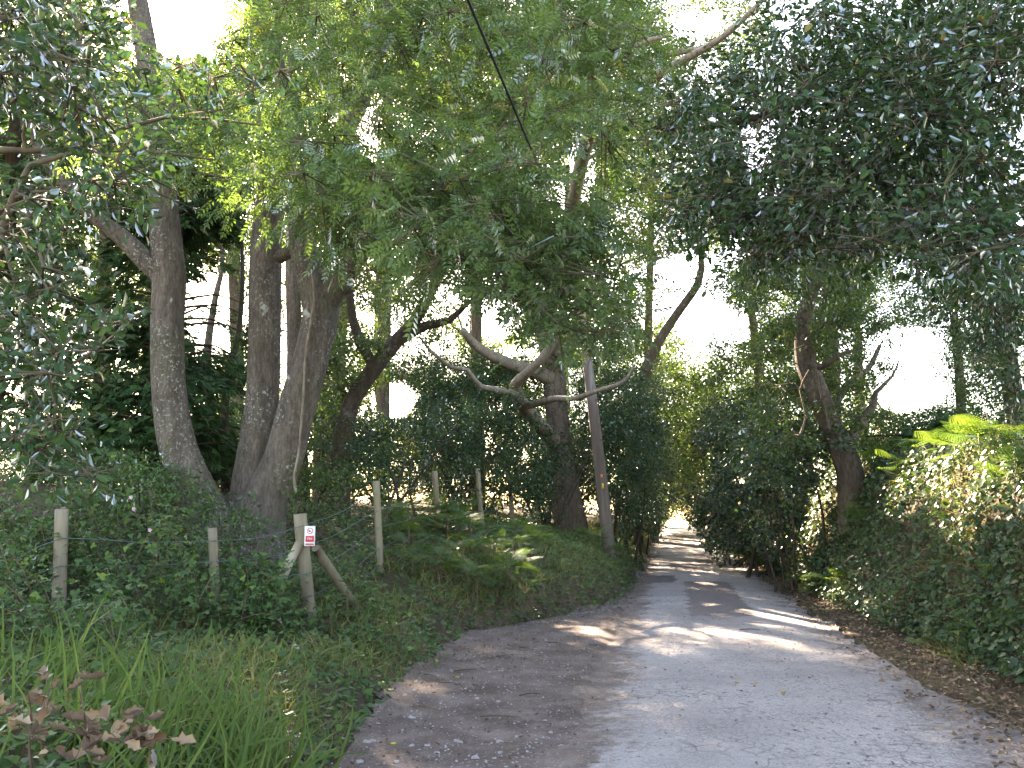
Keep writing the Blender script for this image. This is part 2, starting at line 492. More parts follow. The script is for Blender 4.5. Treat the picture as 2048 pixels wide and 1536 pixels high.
def make_road():
    m, nt, out = new_mat('worn_chip_seal')
    v = geopos(nt)
    at_ = nt.nodes.new('ShaderNodeAttribute'); at_.attribute_name = 'uc'; uc = at_.outputs['Fac']
    sep = nt.nodes.new('ShaderNodeSeparateXYZ'); nt.links.new(v, sep.inputs[0]); yy = sep.outputs[1]
    big = noise(nt, .55, 5, .6, v)
    c = ramp(nt, [(.3, (.23, .21, .205)), (.5, (.33, .305, .295)), (.72, (.42, .39, .375))], big)
    # chippings with dark gaps
    wv = nt.nodes.new('ShaderNodeVectorMath'); wv.operation = 'MULTIPLY_ADD'
    nt.links.new(noise(nt, 12, 2, .5, v, 1), wv.inputs[0]); wv.inputs[1].default_value = (.05, .05, 0); nt.links.new(v, wv.inputs[2])
    ve = voron(nt, 17, wv.outputs[0], 'DISTANCE_TO_EDGE')
    gap = ramp(nt, [(.0, (1, 1, 1)), (.11, (0, 0, 0))], ve)
    wear = ramp(nt, [(.44, (.06, .06, .06)), (.66, (1, 1, 1))], noise(nt, 1.3, 6, .7, v))
    c = mixc(nt, math_(nt, 'MULTIPLY', math_(nt, 'MULTIPLY', gap, wear), .7), c, (.05, .042, .04))
    fine = ramp(nt, [(.35, (.7, .7, .7)), (.65, (1.2, 1.2, 1.2))], noise(nt, 85, 3, .7, v))
    c = mixc(nt, 1.0, c, fine, 'MULTIPLY')
    fl = ramp(nt, [(.57, (0, 0, 0)), (.63, (1, 1, 1))], noise(nt, 15, 5, .65, v))
    fw = ramp(nt, [(.38, (.1, .1, .1)), (.62, (1, 1, 1))], noise(nt, 1.1, 4, .6, v))
    c = mixc(nt, math_(nt, 'MULTIPLY', math_(nt, 'MULTIPLY', fl, fw), .85), c, (.045, .036, .034))
    # alligator cracks near the camera-side right wheel track and the edges
    ce = voron(nt, 5.5, wv.outputs[0], 'DISTANCE_TO_EDGE')
    crack = ramp(nt, [(0, (1, 1, 1)), (.045, (0, 0, 0))], ce)
    cz = ramp(nt, [(.50, (0, 0, 0)), (.62, (1, 1, 1))], noise(nt, .7, 3, .6, v))
    c = mixc(nt, math_(nt, 'MULTIPLY', math_(nt, 'MULTIPLY', crack, cz), .8), c, (.035, .03, .03))
    # smooth brown patch repair
    def box(u0, u1, y0, y1, soft=.06):
        wob_ = math_(nt, 'MULTIPLY', math_(nt, 'SUBTRACT', noise(nt, 3.0, 4, .6, v), .5), .5)
        uw = math_(nt, 'ADD', uc, wob_); yw = math_(nt, 'ADD', yy, math_(nt, 'MULTIPLY', wob_, 2.0))
        a = math_(nt, 'MULTIPLY', math_(nt, 'SUBTRACT', uw, u0), 1 / soft, True)
        b = math_(nt, 'MULTIPLY', math_(nt, 'SUBTRACT', u1, uw), 1 / soft, True)
        d = math_(nt, 'MULTIPLY', math_(nt, 'SUBTRACT', yw, y0), .5 / soft, True)
        e = math_(nt, 'MULTIPLY', math_(nt, 'SUBTRACT', y1, yw), .5 / soft, True)
        return math_(nt, 'MULTIPLY', math_(nt, 'MULTIPLY', a, b), math_(nt, 'MULTIPLY', d, e))
    patch = ramp(nt, [(.3, (.125, .105, .10)), (.7, (.17, .145, .14))], noise(nt, 9, 5, .7, v))
    c = mixc(nt, box(-.42, .62, 13.6, 20.5), c, patch)
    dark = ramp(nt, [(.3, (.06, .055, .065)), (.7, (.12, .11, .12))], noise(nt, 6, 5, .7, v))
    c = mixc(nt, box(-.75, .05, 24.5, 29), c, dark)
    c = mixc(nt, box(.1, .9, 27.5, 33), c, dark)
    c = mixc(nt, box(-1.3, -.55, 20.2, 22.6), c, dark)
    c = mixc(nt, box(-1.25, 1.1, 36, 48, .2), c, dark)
    # dark muddy edges
    ed = math_(nt, 'MULTIPLY', math_(nt, 'SUBTRACT', math_(nt, 'ADD', math_(nt, 'ABSOLUTE', uc), math_(nt, 'MULTIPLY', math_(nt, 'SUBTRACT', noise(nt, 2.2, 6, .75, v), .5), 2.4)), 1.05), 2.2, True)
    edc = ramp(nt, [(.3, (.06, .046, .042)), (.7, (.15, .125, .115))], noise(nt, 14, 5, .7, v))
    c = mixc(nt, math_(nt, 'MULTIPLY', ed, .8), c, edc)
    gc, gp = gravel_colour(nt, v)
    rag = math_(nt, 'ADD', math_(nt, 'MULTIPLY', math_(nt, 'SUBTRACT', noise(nt, 1.3, 3, .6, v), .5), 1.1), math_(nt, 'MULTIPLY', math_(nt, 'SUBTRACT', noise(nt, 9, 4, .7, v), .5), .9))
    le = math_(nt, 'MULTIPLY', math_(nt, 'SUBTRACT', math_(nt, 'ADD', math_(nt, 'MULTIPLY', uc, -1.0), rag), .98), 3.6, True)
    c = mixc(nt, le, c, gc)
    p = nt.nodes.new('ShaderNodeBsdfPrincipled')
    nt.links.new(c, p.inputs['Base Color']); p.inputs['Roughness'].default_value = .72
    p.inputs['Specular IOR Level'].default_value = .35
    h = math_(nt, 'ADD', math_(nt, 'MULTIPLY', ve, 1.6), math_(nt, 'MULTIPLY', noise(nt, 60, 4, .7, v), .5))
    h = math_(nt, 'SUBTRACT', h, math_(nt, 'MULTIPLY', crack, .3))
    nt.links.new(bump(nt, h, .8, .018), p.inputs['Normal'])
    nt.links.new(p.outputs[0], out.inputs[0])
    y = np.concatenate([np.arange(-6, 30, .25), np.arange(30, 90, 1.0)])
    k = wob(y, y * .6, 1.1) * .16 + wob(y, y, 3.1, 2) * .08 + rng.normal(0, .01, len(y))
    k2 = rng.normal(0, .010, len(y)) + wob(y, y * .7, 1.3, 4) * .12 + wob(y, y, 3.7, 1) * .05
    uR = np.interp(y, [-6, 4, 7, 9, 14, 90], [1.75, 1.75, 1.75, 1.55, 1.5, 1.5])
    o = ribbon('road', y, -1.45 + k, uR + k2, 22, .012, m, .005)
    tag(o, 'worn grey single-track lane with patched and cracked tarmac', 'road', kind='structure')


def make_track():
    m, nt, out = new_mat('dirty_gravel')
    v = geopos(nt)
    c, peb = gravel_colour(nt, v)
    p = nt.nodes.new('ShaderNodeBsdfPrincipled'); p.inputs['Roughness'].default_value = .9
    p.inputs['Specular IOR Level'].default_value = .25
    nt.links.new(c, p.inputs['Base Color'])
    h = math_(nt, 'ADD', math_(nt, 'MULTIPLY', peb, .6), noise(nt, 40, 5, .7, v))
    nt.links.new(bump(nt, h, .9, .02), p.inputs['Normal'])
    nt.links.new(p.outputs[0], out.inputs[0])
    y = np.arange(-6, 24, .2)
    k = wob(y, y * .9, 1.7, 5) * .10
    o = ribbon('gravel_track', y, ul(y) - .02 + k * .9 + rng.normal(0, .012, len(y)), np.full(len(y), -1.05), 14, .003, m, .0)
    tag(o, 'stony dirt pull-in beside the lane', 'gravel track', kind='structure')


make_ground(); make_road(); make_track()

# ------------------------------------------------------------------ leaf templates: verts (axis, side, normal) and triangles
def T_simple(w=.5, fold=.10):
    return np.array([[0, 0, 0], [.45, w / 2, fold], [1, 0, -.06], [.45, -w / 2, fold]]), np.array([[0, 2, 1], [0, 3, 2]])


def T_holly(w=.46):
    V = np.array([[0, 0, 0], [.5, 0, -.02], [1, 0, -.12], [.25, w * .38, .07], [.62, w * .5, .09], [.25, -w * .38, .07], [.62, -w * .5, .09]])
    F = np.array([[0, 1, 3], [3, 1, 4], [1, 2, 4], [0, 5, 1], [5, 6, 1], [1, 6, 2]])
    return V, F


def T_oval(w=.48):
    V = np.array([[0, 0, -.02], [.25, w * .40, .06], [.64, w * .48, .07], [1, 0, -.10], [.64, -w * .48, .07], [.25, -w * .40, .06]])
    return V, np.array([[0, 2, 1], [0, 3, 2], [0, 4, 3], [0, 5, 4]])


def T_pinnate(n=5):
    V, F = [], []
    def leaflet(p, a, L, w):
        b = len(V); a = a / np.linalg.norm(a); s = np.array([-a[1], a[0], 0]); s /= np.linalg.norm(s) + 1e-9
        dz = np.array([0, 0, -1])
        V.extend([p, p + a * L * .45 + s * w / 2 + dz * -.012, p + a * L + dz * .05, p + a * L * .45 - s * w / 2 + dz * -.012])
        F.extend([[b, b + 2, b + 1], [b, b + 3, b + 2]])
    for k in range(n):
        t = .26 + .64 * k / (n - 1)
        p = np.array([t, 0, -.16 * t * t])
        L = .30 * (1 - .25 * abs(k - n * .45) / n * 2)
        for s in (-1, 1):
            leaflet(p, np.array([.55, s * .85, -.14]), L, .105)
    leaflet(np.array([.92, 0, -.14]), np.array([1., 0, -.3]), .27, .11)
    b = len(V)
    V.extend([np.array([0, .006, 0]), np.array([0, -.006, 0]), np.array([.92, 0, -.14])]); F.append([b, b + 1, b + 2])
    return np.array(V), np.array(F)


def T_trifoliate():
    V, F = [], []
    for ang, L in ((0, .62), (1.15, .5), (-1.15, .5)):
        b = len(V); a = np.array([math.cos(ang), math.sin(ang), 0]); s = np.array([-a[1], a[0], 0])
        p = np.array([.36 if ang == 0 else .28, 0, 0])
        V.extend([p, p + a * L * .3 + s * L * .33 + [0, 0, .05], p + a * L * .7 + s * L * .27 + [0, 0, .03], p + a * L + [0, 0, -.07],
                  p + a * L * .7 - s * L * .27 + [0, 0, .03], p + a * L * .3 - s * L * .33 + [0, 0, .05]])
        F.extend([[b, b + 2, b + 1], [b, b + 3, b + 2], [b, b + 4, b + 3], [b, b + 5, b + 4]])
    return np.array(V), np.array(F)


def T_ivy():
    V = np.array([[0, 0, 0], [-.05, .30, .03], [.35, .42, .02], [1, 0, -.10], [.35, -.42, .02], [-.05, -.30, .03]])
    F = np.array([[0, 2, 1], [0, 3, 2], [0, 4, 3], [0, 5, 4]])
    return V, F


def T_spray():
    V, F = [], []
    specs = [(0, 0, 1.0)] + [(t, s * (.75 - .2 * t), .62 * (1 - t * .75)) for t in (.10, .34, .58) for s in (-1, 1)]
    for t, ang, L in specs:
        b = len(V); a = np.array([math.cos(ang), math.sin(ang), 0]); s = np.array([-a[1], a[0], 0])
        p = np.array([t, 0, -.10 * t * t]); w = .075
        V.extend([p, p + a * L * .55 + s * w + [0, 0, -.03], p + a * L + [0, 0, -.16 * L], p + a * L * .55 - s * w + [0, 0, -.03]])
        F.extend([[b, b + 2, b + 1], [b, b + 3, b + 2]])
    return np.array(V), np.array(F)


def T_grass(bend=.5, w=.018):
    ts = [0, .35, .7]
    V = []
    for t in ts:
        x = t * (1 - bend * t * .45); z = -bend * t * t * .8
        V += [[x, w * (1 - t * .55), z], [x, -w * (1 - t * .55), z]]
    V.append([1 - bend * .45, 0, -bend * .9])
    return np.array(V), np.array([[0, 1, 3], [0, 3, 2], [2, 3, 5], [2, 5, 4], [4, 5, 6]])


def T_dead():
    mid = [[0, 0, .02], [.35, 0, -.07], [.7, 0, -.03], [1, 0, .18]]
    L = [[.14, .13, .10], [.30, .27, .26], [.46, .17, .12], [.66, .27, .30], [.86, .10, .22]]
    V = mid + L + [[x, -y * .92, z * .8 - .02] for x, y, z in L]
    F = []
    for o, sg in ((4, 1), (9, -1)):
        T = [[0, 1, o], [o, 1, o + 1], [o + 1, 1, o + 2], [1, 2, o + 2], [o + 2, 2, o + 3], [o + 3, 2, o + 4], [2, 3, o + 4]]
        F += T if sg > 0 else [[a, c, b] for a, b, c in T]
    return np.array(V, float), np.array(F)


def T_scrap():
    V = np.array([[0, 0, 0], [.5, 0, -.06], [1, 0, .16], [.4, .26, .18], [.5, -.26, .14]])
    return V, np.array([[0, 1, 3], [1, 2, 3], [0, 4, 1], [1, 4, 2]])


def T_stone():
    V, F = [], []
    for k in range(5):
        a = k * 2 * math.pi / 5
        V.append([math.cos(a) * .5, math.sin(a) * .4, 0])
    for k in range(5):
        a = k * 2 * math.pi / 5 + .3
        V.append([math.cos(a) * .33, math.sin(a) * .27, .24])
    V.append([0, 0, .30])
    for k in range(5):
        n = (k + 1) % 5
        F += [[k, n, 5 + n], [k, 5 + n, 5 + k], [5 + k, 5 + n, 10]]
    return np.array(V), np.array(F)


def frames(A, N):
    A = unit(A); B = unit(np.cross(N, A)); N = np.cross(A, B)
    return A, B, N


def leaf_arrays(tmpl, P, A, N, S, v, warp=.0):
    TV, TF = tmpl
    A, B, N = frames(A, N)
    n, k = len(P), len(TV)
    S = S[:, None, None]
    X = TV[None, :, 0:1] * A[:, None] + TV[None, :, 1:2] * B[:, None] + TV[None, :, 2:3] * N[:, None]
    V = P[:, None] + S * X
    if warp:
        V = V + rng.normal(0, warp, V.shape) * S
    F = TF[None] + (np.arange(n) * k)[:, None, None]
    return V.reshape(-1, 3), F.reshape(-1, 3), np.repeat(v, k)


class Bag:
    def __init__(s): s.V, s.F, s.v, s.b = [], [], [], 0

    def add(s, V, F, v):
        s.V.append(V); s.F.append(F + s.b); s.v.append(v); s.b += len(V)

    def mesh(s, name, mat):
        if not s.V: return None
        return mesh_np(name, np.concatenate(s.V), np.concatenate(s.F), mat, np.concatenate(s.v))


TEMPL_CACHE = {}


def single_leaves(name, key, tmpl, mat, parent, P, A, N, S, v):
    """each of these leaves is an object of its own, six colour variants share mesh data"""
    if key not in TEMPL_CACHE:
        L = []
        for k in range(8):
            val = k / 7 * .97
            L.append(mesh_np(name, tmpl[0] + rng.normal(0, .045 if key == 'deadbig' else .012, tmpl[0].shape), tmpl[1], mat, np.full(len(tmpl[0]), val)))
        TEMPL_CACHE[key] = L
    L = TEMPL_CACHE[key]
    A, B, N = frames(A, N)
    pl = np.array(parent.location)
    inv = Matrix.Translation(-parent.location)
    for i in range(len(P)):
        o = bpy.data.objects.new(name, L[int(round(float(np.clip(v[i], 0, 1)) * 7))])
        a, b, n_, s = A[i], B[i], N[i], S[i]
        mw = Matrix(((a[0] * s, b[0] * s, n_[0] * s, P[i][0]), (a[1] * s, b[1] * s, n_[1] * s, P[i][1]), (a[2] * s, b[2] * s, n_[2] * s, P[i][2]), (0, 0, 0, 1)))
        o.parent = parent
        o.matrix_parent_inverse = inv
        o.matrix_basis = mw
        col.objects.link(o)


# openings in the canopy where the sky shows between the crowns, and beams of sun that reach the ground
GAPS = [(1365, 540, 68, 34, .86), (1392, 625, 56, 56, .88), (1475, 655, 42, 32, .85), (1560, 610, 30, 30, .6), (1815, 690, 80, 40, .88),
        (1825, 780, 75, 44, .88), (980, 640, 62, 38, .97), (790, 800, 46, 38, .98), (425, 620, 62, 90, .95), (1395, 48, 62, 30, .8),
        (372, 45, 100, 82, .985), (1520, 285, 36, 60, .85), (1165, 330, 30, 75, .8), (1350, 1047, 20, 11, .995), (735, 250, 30, 75, .85), 
        (585, 690, 26, 95, .75), (900, 560, 40, 25, .6), (860, 620, 50, 30, .6), (690, 600, 30, 40, .6), (1300, 300, 60, 60, .45), (1240, 470, 40, 60, .55), (1650, 600, 30, 40, .55),
        (1480, 960, 16, 10, .9), (150, 800, 16, 16, .6), (95, 610, 45, 22, .6), (20, 450, 30, 25, .8)]
BEAMS_PX = [(1440, 1212, .28), (1500, 1222, .30), (1560, 1232, .34), (1620, 1244, .36), (1500, 1275, .2), (1560, 1283, .22), (1130, 1256, .24), (1190, 1266, .26), (1180, 1282, .2),
            (850, 1375, .22), (1420, 1170, .28), (1480, 1186, .24), (1400, 1150, .2),
            (1690, 950, .9), (1675, 985, .9), (1655, 1030, .9), (1685, 968, .8), (1665, 1008, .8), (1645, 1050, .8), (1630, 1075, .7), (1610, 1105, .35), (1700, 1010, .35), (1640, 1000, .35),
            (1900, 950, .8), (1860, 955, .7), (1990, 945, .9), (2030, 935, .9), (1830, 970, .5), (1950, 965, .7), (1430, 1224, .26), (1540, 1242, .28), (1670, 1256, .3), (1690, 1236, .3), (1450, 1180, .24), (1700, 1200, .28), (1660, 1195, .26), (1750, 1215, .24), (1800, 1235, .22),
            (1470, 1112, .25), (900, 1010, .35), (940, 1015, .35), (980, 1090, .3), (1000, 1120, .25)]
BEAMS = []


def keep(P, gaps=True):
    """True where a leaf stays"""
    k = np.ones(len(P), bool)
    if gaps:
        px, py = proj(P)
        for gx, gy, rx, ry, pr in GAPS:
            d = ((px - gx) / rx) ** 2 + ((py - gy) / ry) ** 2
            p = pr * (1 - smooth(.55, 1.5, d))
            k &= rng.random(len(P)) >= p
    for b, r in BEAMS:
        q = P - b
        t = q @ SUN
        d2 = (q * q).sum(1) - t * t
        k &= ~((t > .6) & (d2 < r * r) & (rng.random(len(P)) < .985))
    return k


brng = np.random.default_rng(5)
for bx, by, br in BEAMS_PX:
    g_ = ground(bx, by)
    BEAMS.append((g_, br * .62))
    for _k in range(3):
        BEAMS.append((g_ + np.array([brng.normal(0, br * .75), brng.normal(0, br * 1.2), 0]), br * brng.uniform(.25, .55)))

# ------------------------------------------------------------------ trees
def trunk_px(pts, d=None):
    """(px, py, width_px[, d]) -> world chain"""
    P, r = [], []
    for q in pts:
        dd = q[3] if len(q) > 3 else d
        P.append(at(q[0], q[1], dd)); r.append(q[2] / 2 / FPX * dd * 1.03)
    return np.array(P), np.array(r)


def img_clumps(regs):
    out = []
    for (px, py, rx, ry, d0, d1, n, cr) in regs:
        a = rng.uniform(0, 2 * math.pi, n); q = np.sqrt(rng.random(n))
        P = at(px + rx * q * np.cos(a), py + ry * q * np.sin(a), rng.uniform(d0, d1, n))
        for p in P: out.append((p, cr * rng.uniform(.75, 1.25)))
    return out


def foliage(clumps, per, size, flat=.55, droop=.35, up=1.0, twigs=True, twr=.004, kt=8):
    """leaf poses through the clumps; returns P, A, N, S, v and twig chains"""
    Ps, As, tw = [], [], []
    for c, r in clumps:
        n = max(4, int(per * (r ** 2)))
        k = kt
        D = rng.normal(0, 1, (k, 3)); D[:, 2] *= flat; D = unit(D)
        D = D * rng.uniform(.7, 1.15, (k, 1)) * r
        w = rng.integers(0, k, n)
        t = rng.uniform(.15, 1.0, n) ** .7
        p = c + D[w] * t[:, None] + rng.normal(0, .13 * r, (n, 3))
        p[:, 2] -= droop * .25 * r * t * t
        a = unit(D[w]) + rng.normal(0, .55, (n, 3)); a[:, 2] -= droop
        Ps.append(p); As.append(a)
        if twigs:
            for i in range(k):
                e = c + D[i]; m_ = c + D[i] * .5 + rng.normal(0, .06 * r, 3)
                e = e - np.array([0, 0, droop * .25 * r])
                tw.append((np.array([c, e]), np.array([twr * 1.6, twr * .4])))
    P = np.concatenate(Ps); A = np.concatenate(As)
    N = rng.normal(0, .5, P.shape); N[:, 2] += up
    S = size * rng.uniform(.65, 1.25, len(P))
    cv = np.clip(rng.beta(2, 2.6, len(P)) * .9, 0, .95)
    cv = np.where(rng.random(len(P)) < .012, 1.0, cv)
    return P, A, N, S, cv, tw


def branches_to(clumps, skel, maxr=.05, wig=.12, zpen=.8):
    """join each clump to the nearest older wood with a bent limb"""
    nodes = np.concatenate([p for p, r in skel]); rads = np.concatenate([r for p, r in skel])
    d0 = [np.min(np.linalg.norm(nodes - c, axis=1)) for c, r in clumps]
    out = []
    for i in np.argsort(d0):
        c, r = clumps[i]
        q = nodes - c
        cost = np.linalg.norm(q, axis=1) + zpen * np.clip(q[:, 2], 0, None)
        j = int(np.argmin(cost)); s = nodes[j]; L = np.linalg.norm(c - s)
        if L < .05: continue
        r0 = min(maxr, rads[j] * .75, .008 + .012 * L + .012 * r)
        mid1 = s + (c - s) * .35 + rng.normal(0, wig * L * .6, 3) + np.array([0, 0, .08 * L])
        mid2 = s + (c - s) * .7 + rng.normal(0, wig * L * .5, 3) + np.array([0, 0, .06 * L])
        P, rr = spline([s, mid1, mid2, c], [r0, r0 * .8, r0 * .6, r0 * .35], max(.16, L / 5))
        out.append((P, rr))
        nodes = np.concatenate([nodes, P[1:]]); rads = np.concatenate([rads, rr[1:]])
    return out


def tree(name, label, cat, base, trunks, clumps, tmpl, key, leafm, bark, per, size, group=None, singles=0, seg=14, limbm=None, extra_limbs=(),
         flat=.55, droop=.35, up=1.0, twigs=True, twr=.004, crown_name='crown', maxr=.05, rough=.10, gaps=True, trunk_name='trunk', kt=8, warp=.03, step=.18, zpen=.8):
    root = empty(name, base, label, cat, group)
    skel = []
    for (P, r) in trunks:
        g = float(H(P[0][0], P[0][1])) - .25
        if P[0][2] > g:
            P = np.concatenate([[[P[0][0], P[0][1], g]], P]); r = np.concatenate([[r[0] * 1.15], r])
        P, r = spline(P, r, step)
        V, F = tubes([(P, r)], seg, rough)
        obj(trunk_name, mesh_np(trunk_name, V, F, bark, smooth_=True), root)
        skel.append((P, r))
    for (P, r) in extra_limbs:
        P, r = spline(P, r, step)
        V, F = tubes([(P, r)], 9, rough)
        obj('limb', mesh_np('limb', V, F, limbm or bark, smooth_=True), root)
        skel.append((P, r))
    br = branches_to(clumps, skel, maxr, zpen=zpen)
    P, A, N, S, v, tw = foliage(clumps, per, size, flat, droop, up, twigs, twr, kt)
    kk = keep(P, gaps)
    P, A, N, S, v = P[kk], A[kk], N[kk], S[kk], v[kk]
    ch = br
    if ch:
        V, F = tubes(ch, 5, .05)
        obj('branches', mesh_np('branches', V, F, limbm or bark, smooth_=True), root)['kind'] = 'stuff'
    if tw:
        mids = np.array([t[0][1] for t in tw]); km = keep(mids, gaps)
        tw = [t for t, q in zip(tw, km) if q]
        if tw:
            V, F = tubes(tw, 3)
            obj('twigs', mesh_np('twigs', V, F, M['twig']), root)['kind'] = 'stuff'
    if singles:
        px, py = proj(P)
        vis = (px > -40) & (px < 2088) & (py > -40) & (py < 1576)
        dist = np.linalg.norm(P - [0, 0, CAMZ], axis=1) / S + np.where(vis, 0, 1e6)
        o_ = np.argsort(dist); a, b = o_[:singles], o_[singles:]
        single_leaves('leaf', key, tmpl, leafm, root, P[a], A[a], N[a], S[a], v[a])
        P, A, N, S, v = P[b], A[b], N[b], S[b], v[b]
    V, F, vv = leaf_arrays(T_oval() if key == 'holly' else tmpl, P, A, N, S, v, warp)
    c = obj(crown_name, mesh_np(crown_name, V, F, leafm, vv), root)
    c['kind'] = 'stuff'
    return root


SIMPLE, OAKT, HOLLY, PIN, TRI, IVY, SPRAY, DEAD = T_simple(.5), T_simple(.58, .06), T_holly(), T_pinnate(), T_trifoliate(), T_ivy(), T_spray(), T_dead()

CLUMPS = {}


def clump_set(kind):
    """unit-radius leafy boughs whose mesh data is shared by every far crown"""
    if kind not in CLUMPS:
        n, sz, mt, tm = {'mid': (370, .135, 'oak_leaf', OAKT), 'far': (460, .122, 'oak_leaf', OAKT), 'dark': (430, .127, 'holly_leaf', SIMPLE), 'pale': (370, .125, 'bramble_leaf', OAKT)}[kind]
        L = []
        for k in range(6):
            P, A, N, S, v, _ = foliage([(np.zeros(3), 1.0)], n, sz, twigs=False, kt=11)
            V, F, vv = leaf_arrays(tm, P, A, N, S, v, .03)
            L.append((mesh_np('leaf_clump', V, F, M[mt], vv), V, F, vv, P, len(tm[0])))
        CLUMPS[kind] = L
    return CLUMPS[kind]


def clump_crown(root, clumps, kind, matname):
    """hang shared boughs on a tree; those at the rim of an opening are trimmed leaf by leaf"""
    L = clump_set(kind)
    bag = Bag()
    inv = Matrix.Translation(-root.location)
    for c, r in clumps:
        px, py = proj(c); pr_ = r / max(c[1], 1) * FPX
        cut = drop = False
        for gx, gy, rx, ry, g in GAPS:
            d = math.hypot((px - gx) / rx, (py - gy) / ry)
            if g >= .72 and d < 1.15 + pr_ / min(rx, ry):
                cut = True
                if d < .35 and rx > pr_ * .8 and ry > pr_ * .8 and g > .9: drop = True
        for b, br in BEAMS:
            q = c - b; t = q @ SUN
            if t > 0 and (q @ q) - t * t < (r * (1.0 if c[1] < 40 else .7) + br) ** 2: cut = True
        if drop: continue
        me, V, F, vv, P, nv = L[int(rng.integers(6))]
        a = rng.uniform(0, 6.28); ca, sa = math.cos(a), math.sin(a)
        sc = np.array([r, r, r * rng.uniform(.75, 1.0)])
        if not cut:
            o = bpy.data.objects.new('leaf_clump', me)
            o.parent = root; o.matrix_parent_inverse = inv
            o.matrix_basis = Matrix.Translation(Vector(c)) @ Matrix.Rotation(a, 4, 'Z') @ Matrix.Diagonal((sc[0], sc[1], sc[2], 1))
            col.objects.link(o); o['kind'] = 'stuff'
            continue
        Rm = np.array([[ca, -sa, 0], [sa, ca, 0], [0, 0, 1]])
        W = (V * sc) @ Rm.T + c
        k = keep((P * sc) @ Rm.T + c) & (rng.random(len(P)) < .97)
        W = W.reshape(-1, nv, 3)[k].reshape(-1, 3)
        nf = len(F) // len(P)
        F2 = F[:nf][None] + (np.arange(k.sum()) * nv)[:, None, None]
        bag.add(W, F2.reshape(-1, 3), vv.reshape(-1, nv)[k].ravel())
    me = bag.mesh('crown', M[matname])
    if me: obj('crown', me, root)['kind'] = 'stuff'


def far_tree(name, label, base, trunks, clumps, kind='mid', leafm='oak_leaf', bark='oak_bark', group=None, cat='tree', limbs=(), maxr=.09, seg=10):
    root = empty(name, base, label, cat, group)
    skel = []
    for j, (P, r) in enumerate(list(trunks) + list(limbs)):
        g = float(H(P[0][0], P[0][1])) - .25
        if j < len(trunks) and P[0][2] > g:
            P = np.concatenate([[[P[0][0], P[0][1], g]], P]); r = np.concatenate([[r[0] * 1.15], r])
        P, r = spline(P, r, .4)
        V, F = tubes([(P, r)], seg, .09)
        nm = 'trunk' if j < len(trunks) else 'limb'
        obj(nm, mesh_np(nm, V, F, M[bark], smooth_=True), root)
        skel.append((P, r))
    br = branches_to(clumps, skel, maxr)
    V, F = tubes(br, 3, .05)
    obj('branches', mesh_np('branches', V, F, M[bark], smooth_=True), root)['kind'] = 'stuff'
    clump_crown(root, clumps, kind, leafm)
    return root


# three-stemmed ash by the fence ------------------------------------------------
b0 = onground(-3.75, 12.4)
zb = b0[2]
st1 = trunk_px([(440, 1080, 100), (408, 1015, 80), (375, 950, 76), (350, 870, 70), (336, 760, 66), (334, 640, 64), (338, 550, 66), (328, 430, 58), (318, 300, 54), (300, 150, 46), (268, -40, 40)], 12.2)
st2 = trunk_px([(500, 1080, 110), (498, 990, 74), (510, 900, 66), (525, 800, 66), (528, 700, 64), (530, 550, 64), (537, 430, 56), (548, 330, 46), (572, 240, 36), (565, 160, 34), (530, 80, 30), (495, -30, 26)], 12.7)
st3 = trunk_px([(510, 1085, 118), (532, 1000, 86), (566, 920, 76), (598, 800, 74), (628, 690, 70), (640, 610, 74), (612, 520, 56), (604, 440, 50), (635, 340, 44), (700, 240, 40), (738, 150, 38), (765, 50, 34), (778, -60, 30)], 12.3)
limbs = [trunk_px([(330, 560, 40, 12.2), (290, 520, 42, 12.1), (240, 470, 36, 12.0), (180, 425, 30, 11.8), (100, 330, 26, 11.5), (50, 240, 20, 11.2)]),
         trunk_px([(645, 620, 56, 12.3), (690, 545, 48, 12.1), (740, 475, 42, 11.7), (765, 430, 34, 11.2), (830, 400, 22, 10.4), (930, 390, 14, 9.6)]),
         trunk_px([(545, 120, 24, 12.7), (556, 60, 24, 12.7), (568, -40, 20, 12.7)]),
         trunk_px([(742, 150, 22, 12.3), (800, 125, 22, 12.2), (840, 90, 16, 12.0), (880, 10, 12, 11.8), (905, -90, 7, 11.6)]),
         trunk_px([(540, 520, 30, 12.7), (575, 505, 26, 12.6), (600, 480, 22, 12.5)]),
         trunk_px([(690, 270, 26, 12.3), (705, 170, 22, 12.5), (708, 60, 18, 12.8), (690, -30, 14, 13.0)])]
ash_cl = img_clumps([
    (1000, 420, 210, 120, 6.6, 9.0, 40, .50), (760, 330, 190, 110, 7.6, 10.5, 30, .52), (1130, 560, 120, 90, 6.8, 8.6, 22, .42), (860, 160, 300, 140, 8.5, 12.5, 46, .62),
    (1130, 180, 160, 150, 7.5, 11, 34, .55), (560, 300, 160, 110, 9.5, 12, 20, .55), (600, 60, 220, 90, 11, 14, 24, .65), (700, 440, 70, 50, 9.0, 10.5, 12, .40), (940, 520, 130, 60, 7.5, 9.5, 16, .42),
    (880, -10, 360, 80, 9, 13.5, 46, .62), (1200, 20, 90, 90, 8.5, 12, 14, .5), (300, 230, 120, 90, 9.5, 12, 12, .55), (440, 150, 110, 90, 10, 12.5, 16, .55), (1180, 640, 70, 40, 7.0, 8.4, 7, .34), (780, 560, 110, 50, 9.5, 11.5, 7, .42)])
ash = tree('ash_tree', 'tall ash with three grey lichen-spotted stems rising from one base behind the wire fence', 'tree', b0, [st1, st2, st3], ash_cl, PIN, 'ash', M['ash_leaf'], M['ash_bark'],
           95, .27, singles=300, seg=20, extra_limbs=limbs, flat=.4, droop=.35, twr=.005, maxr=.045, rough=.045, kt=7, warp=.006)
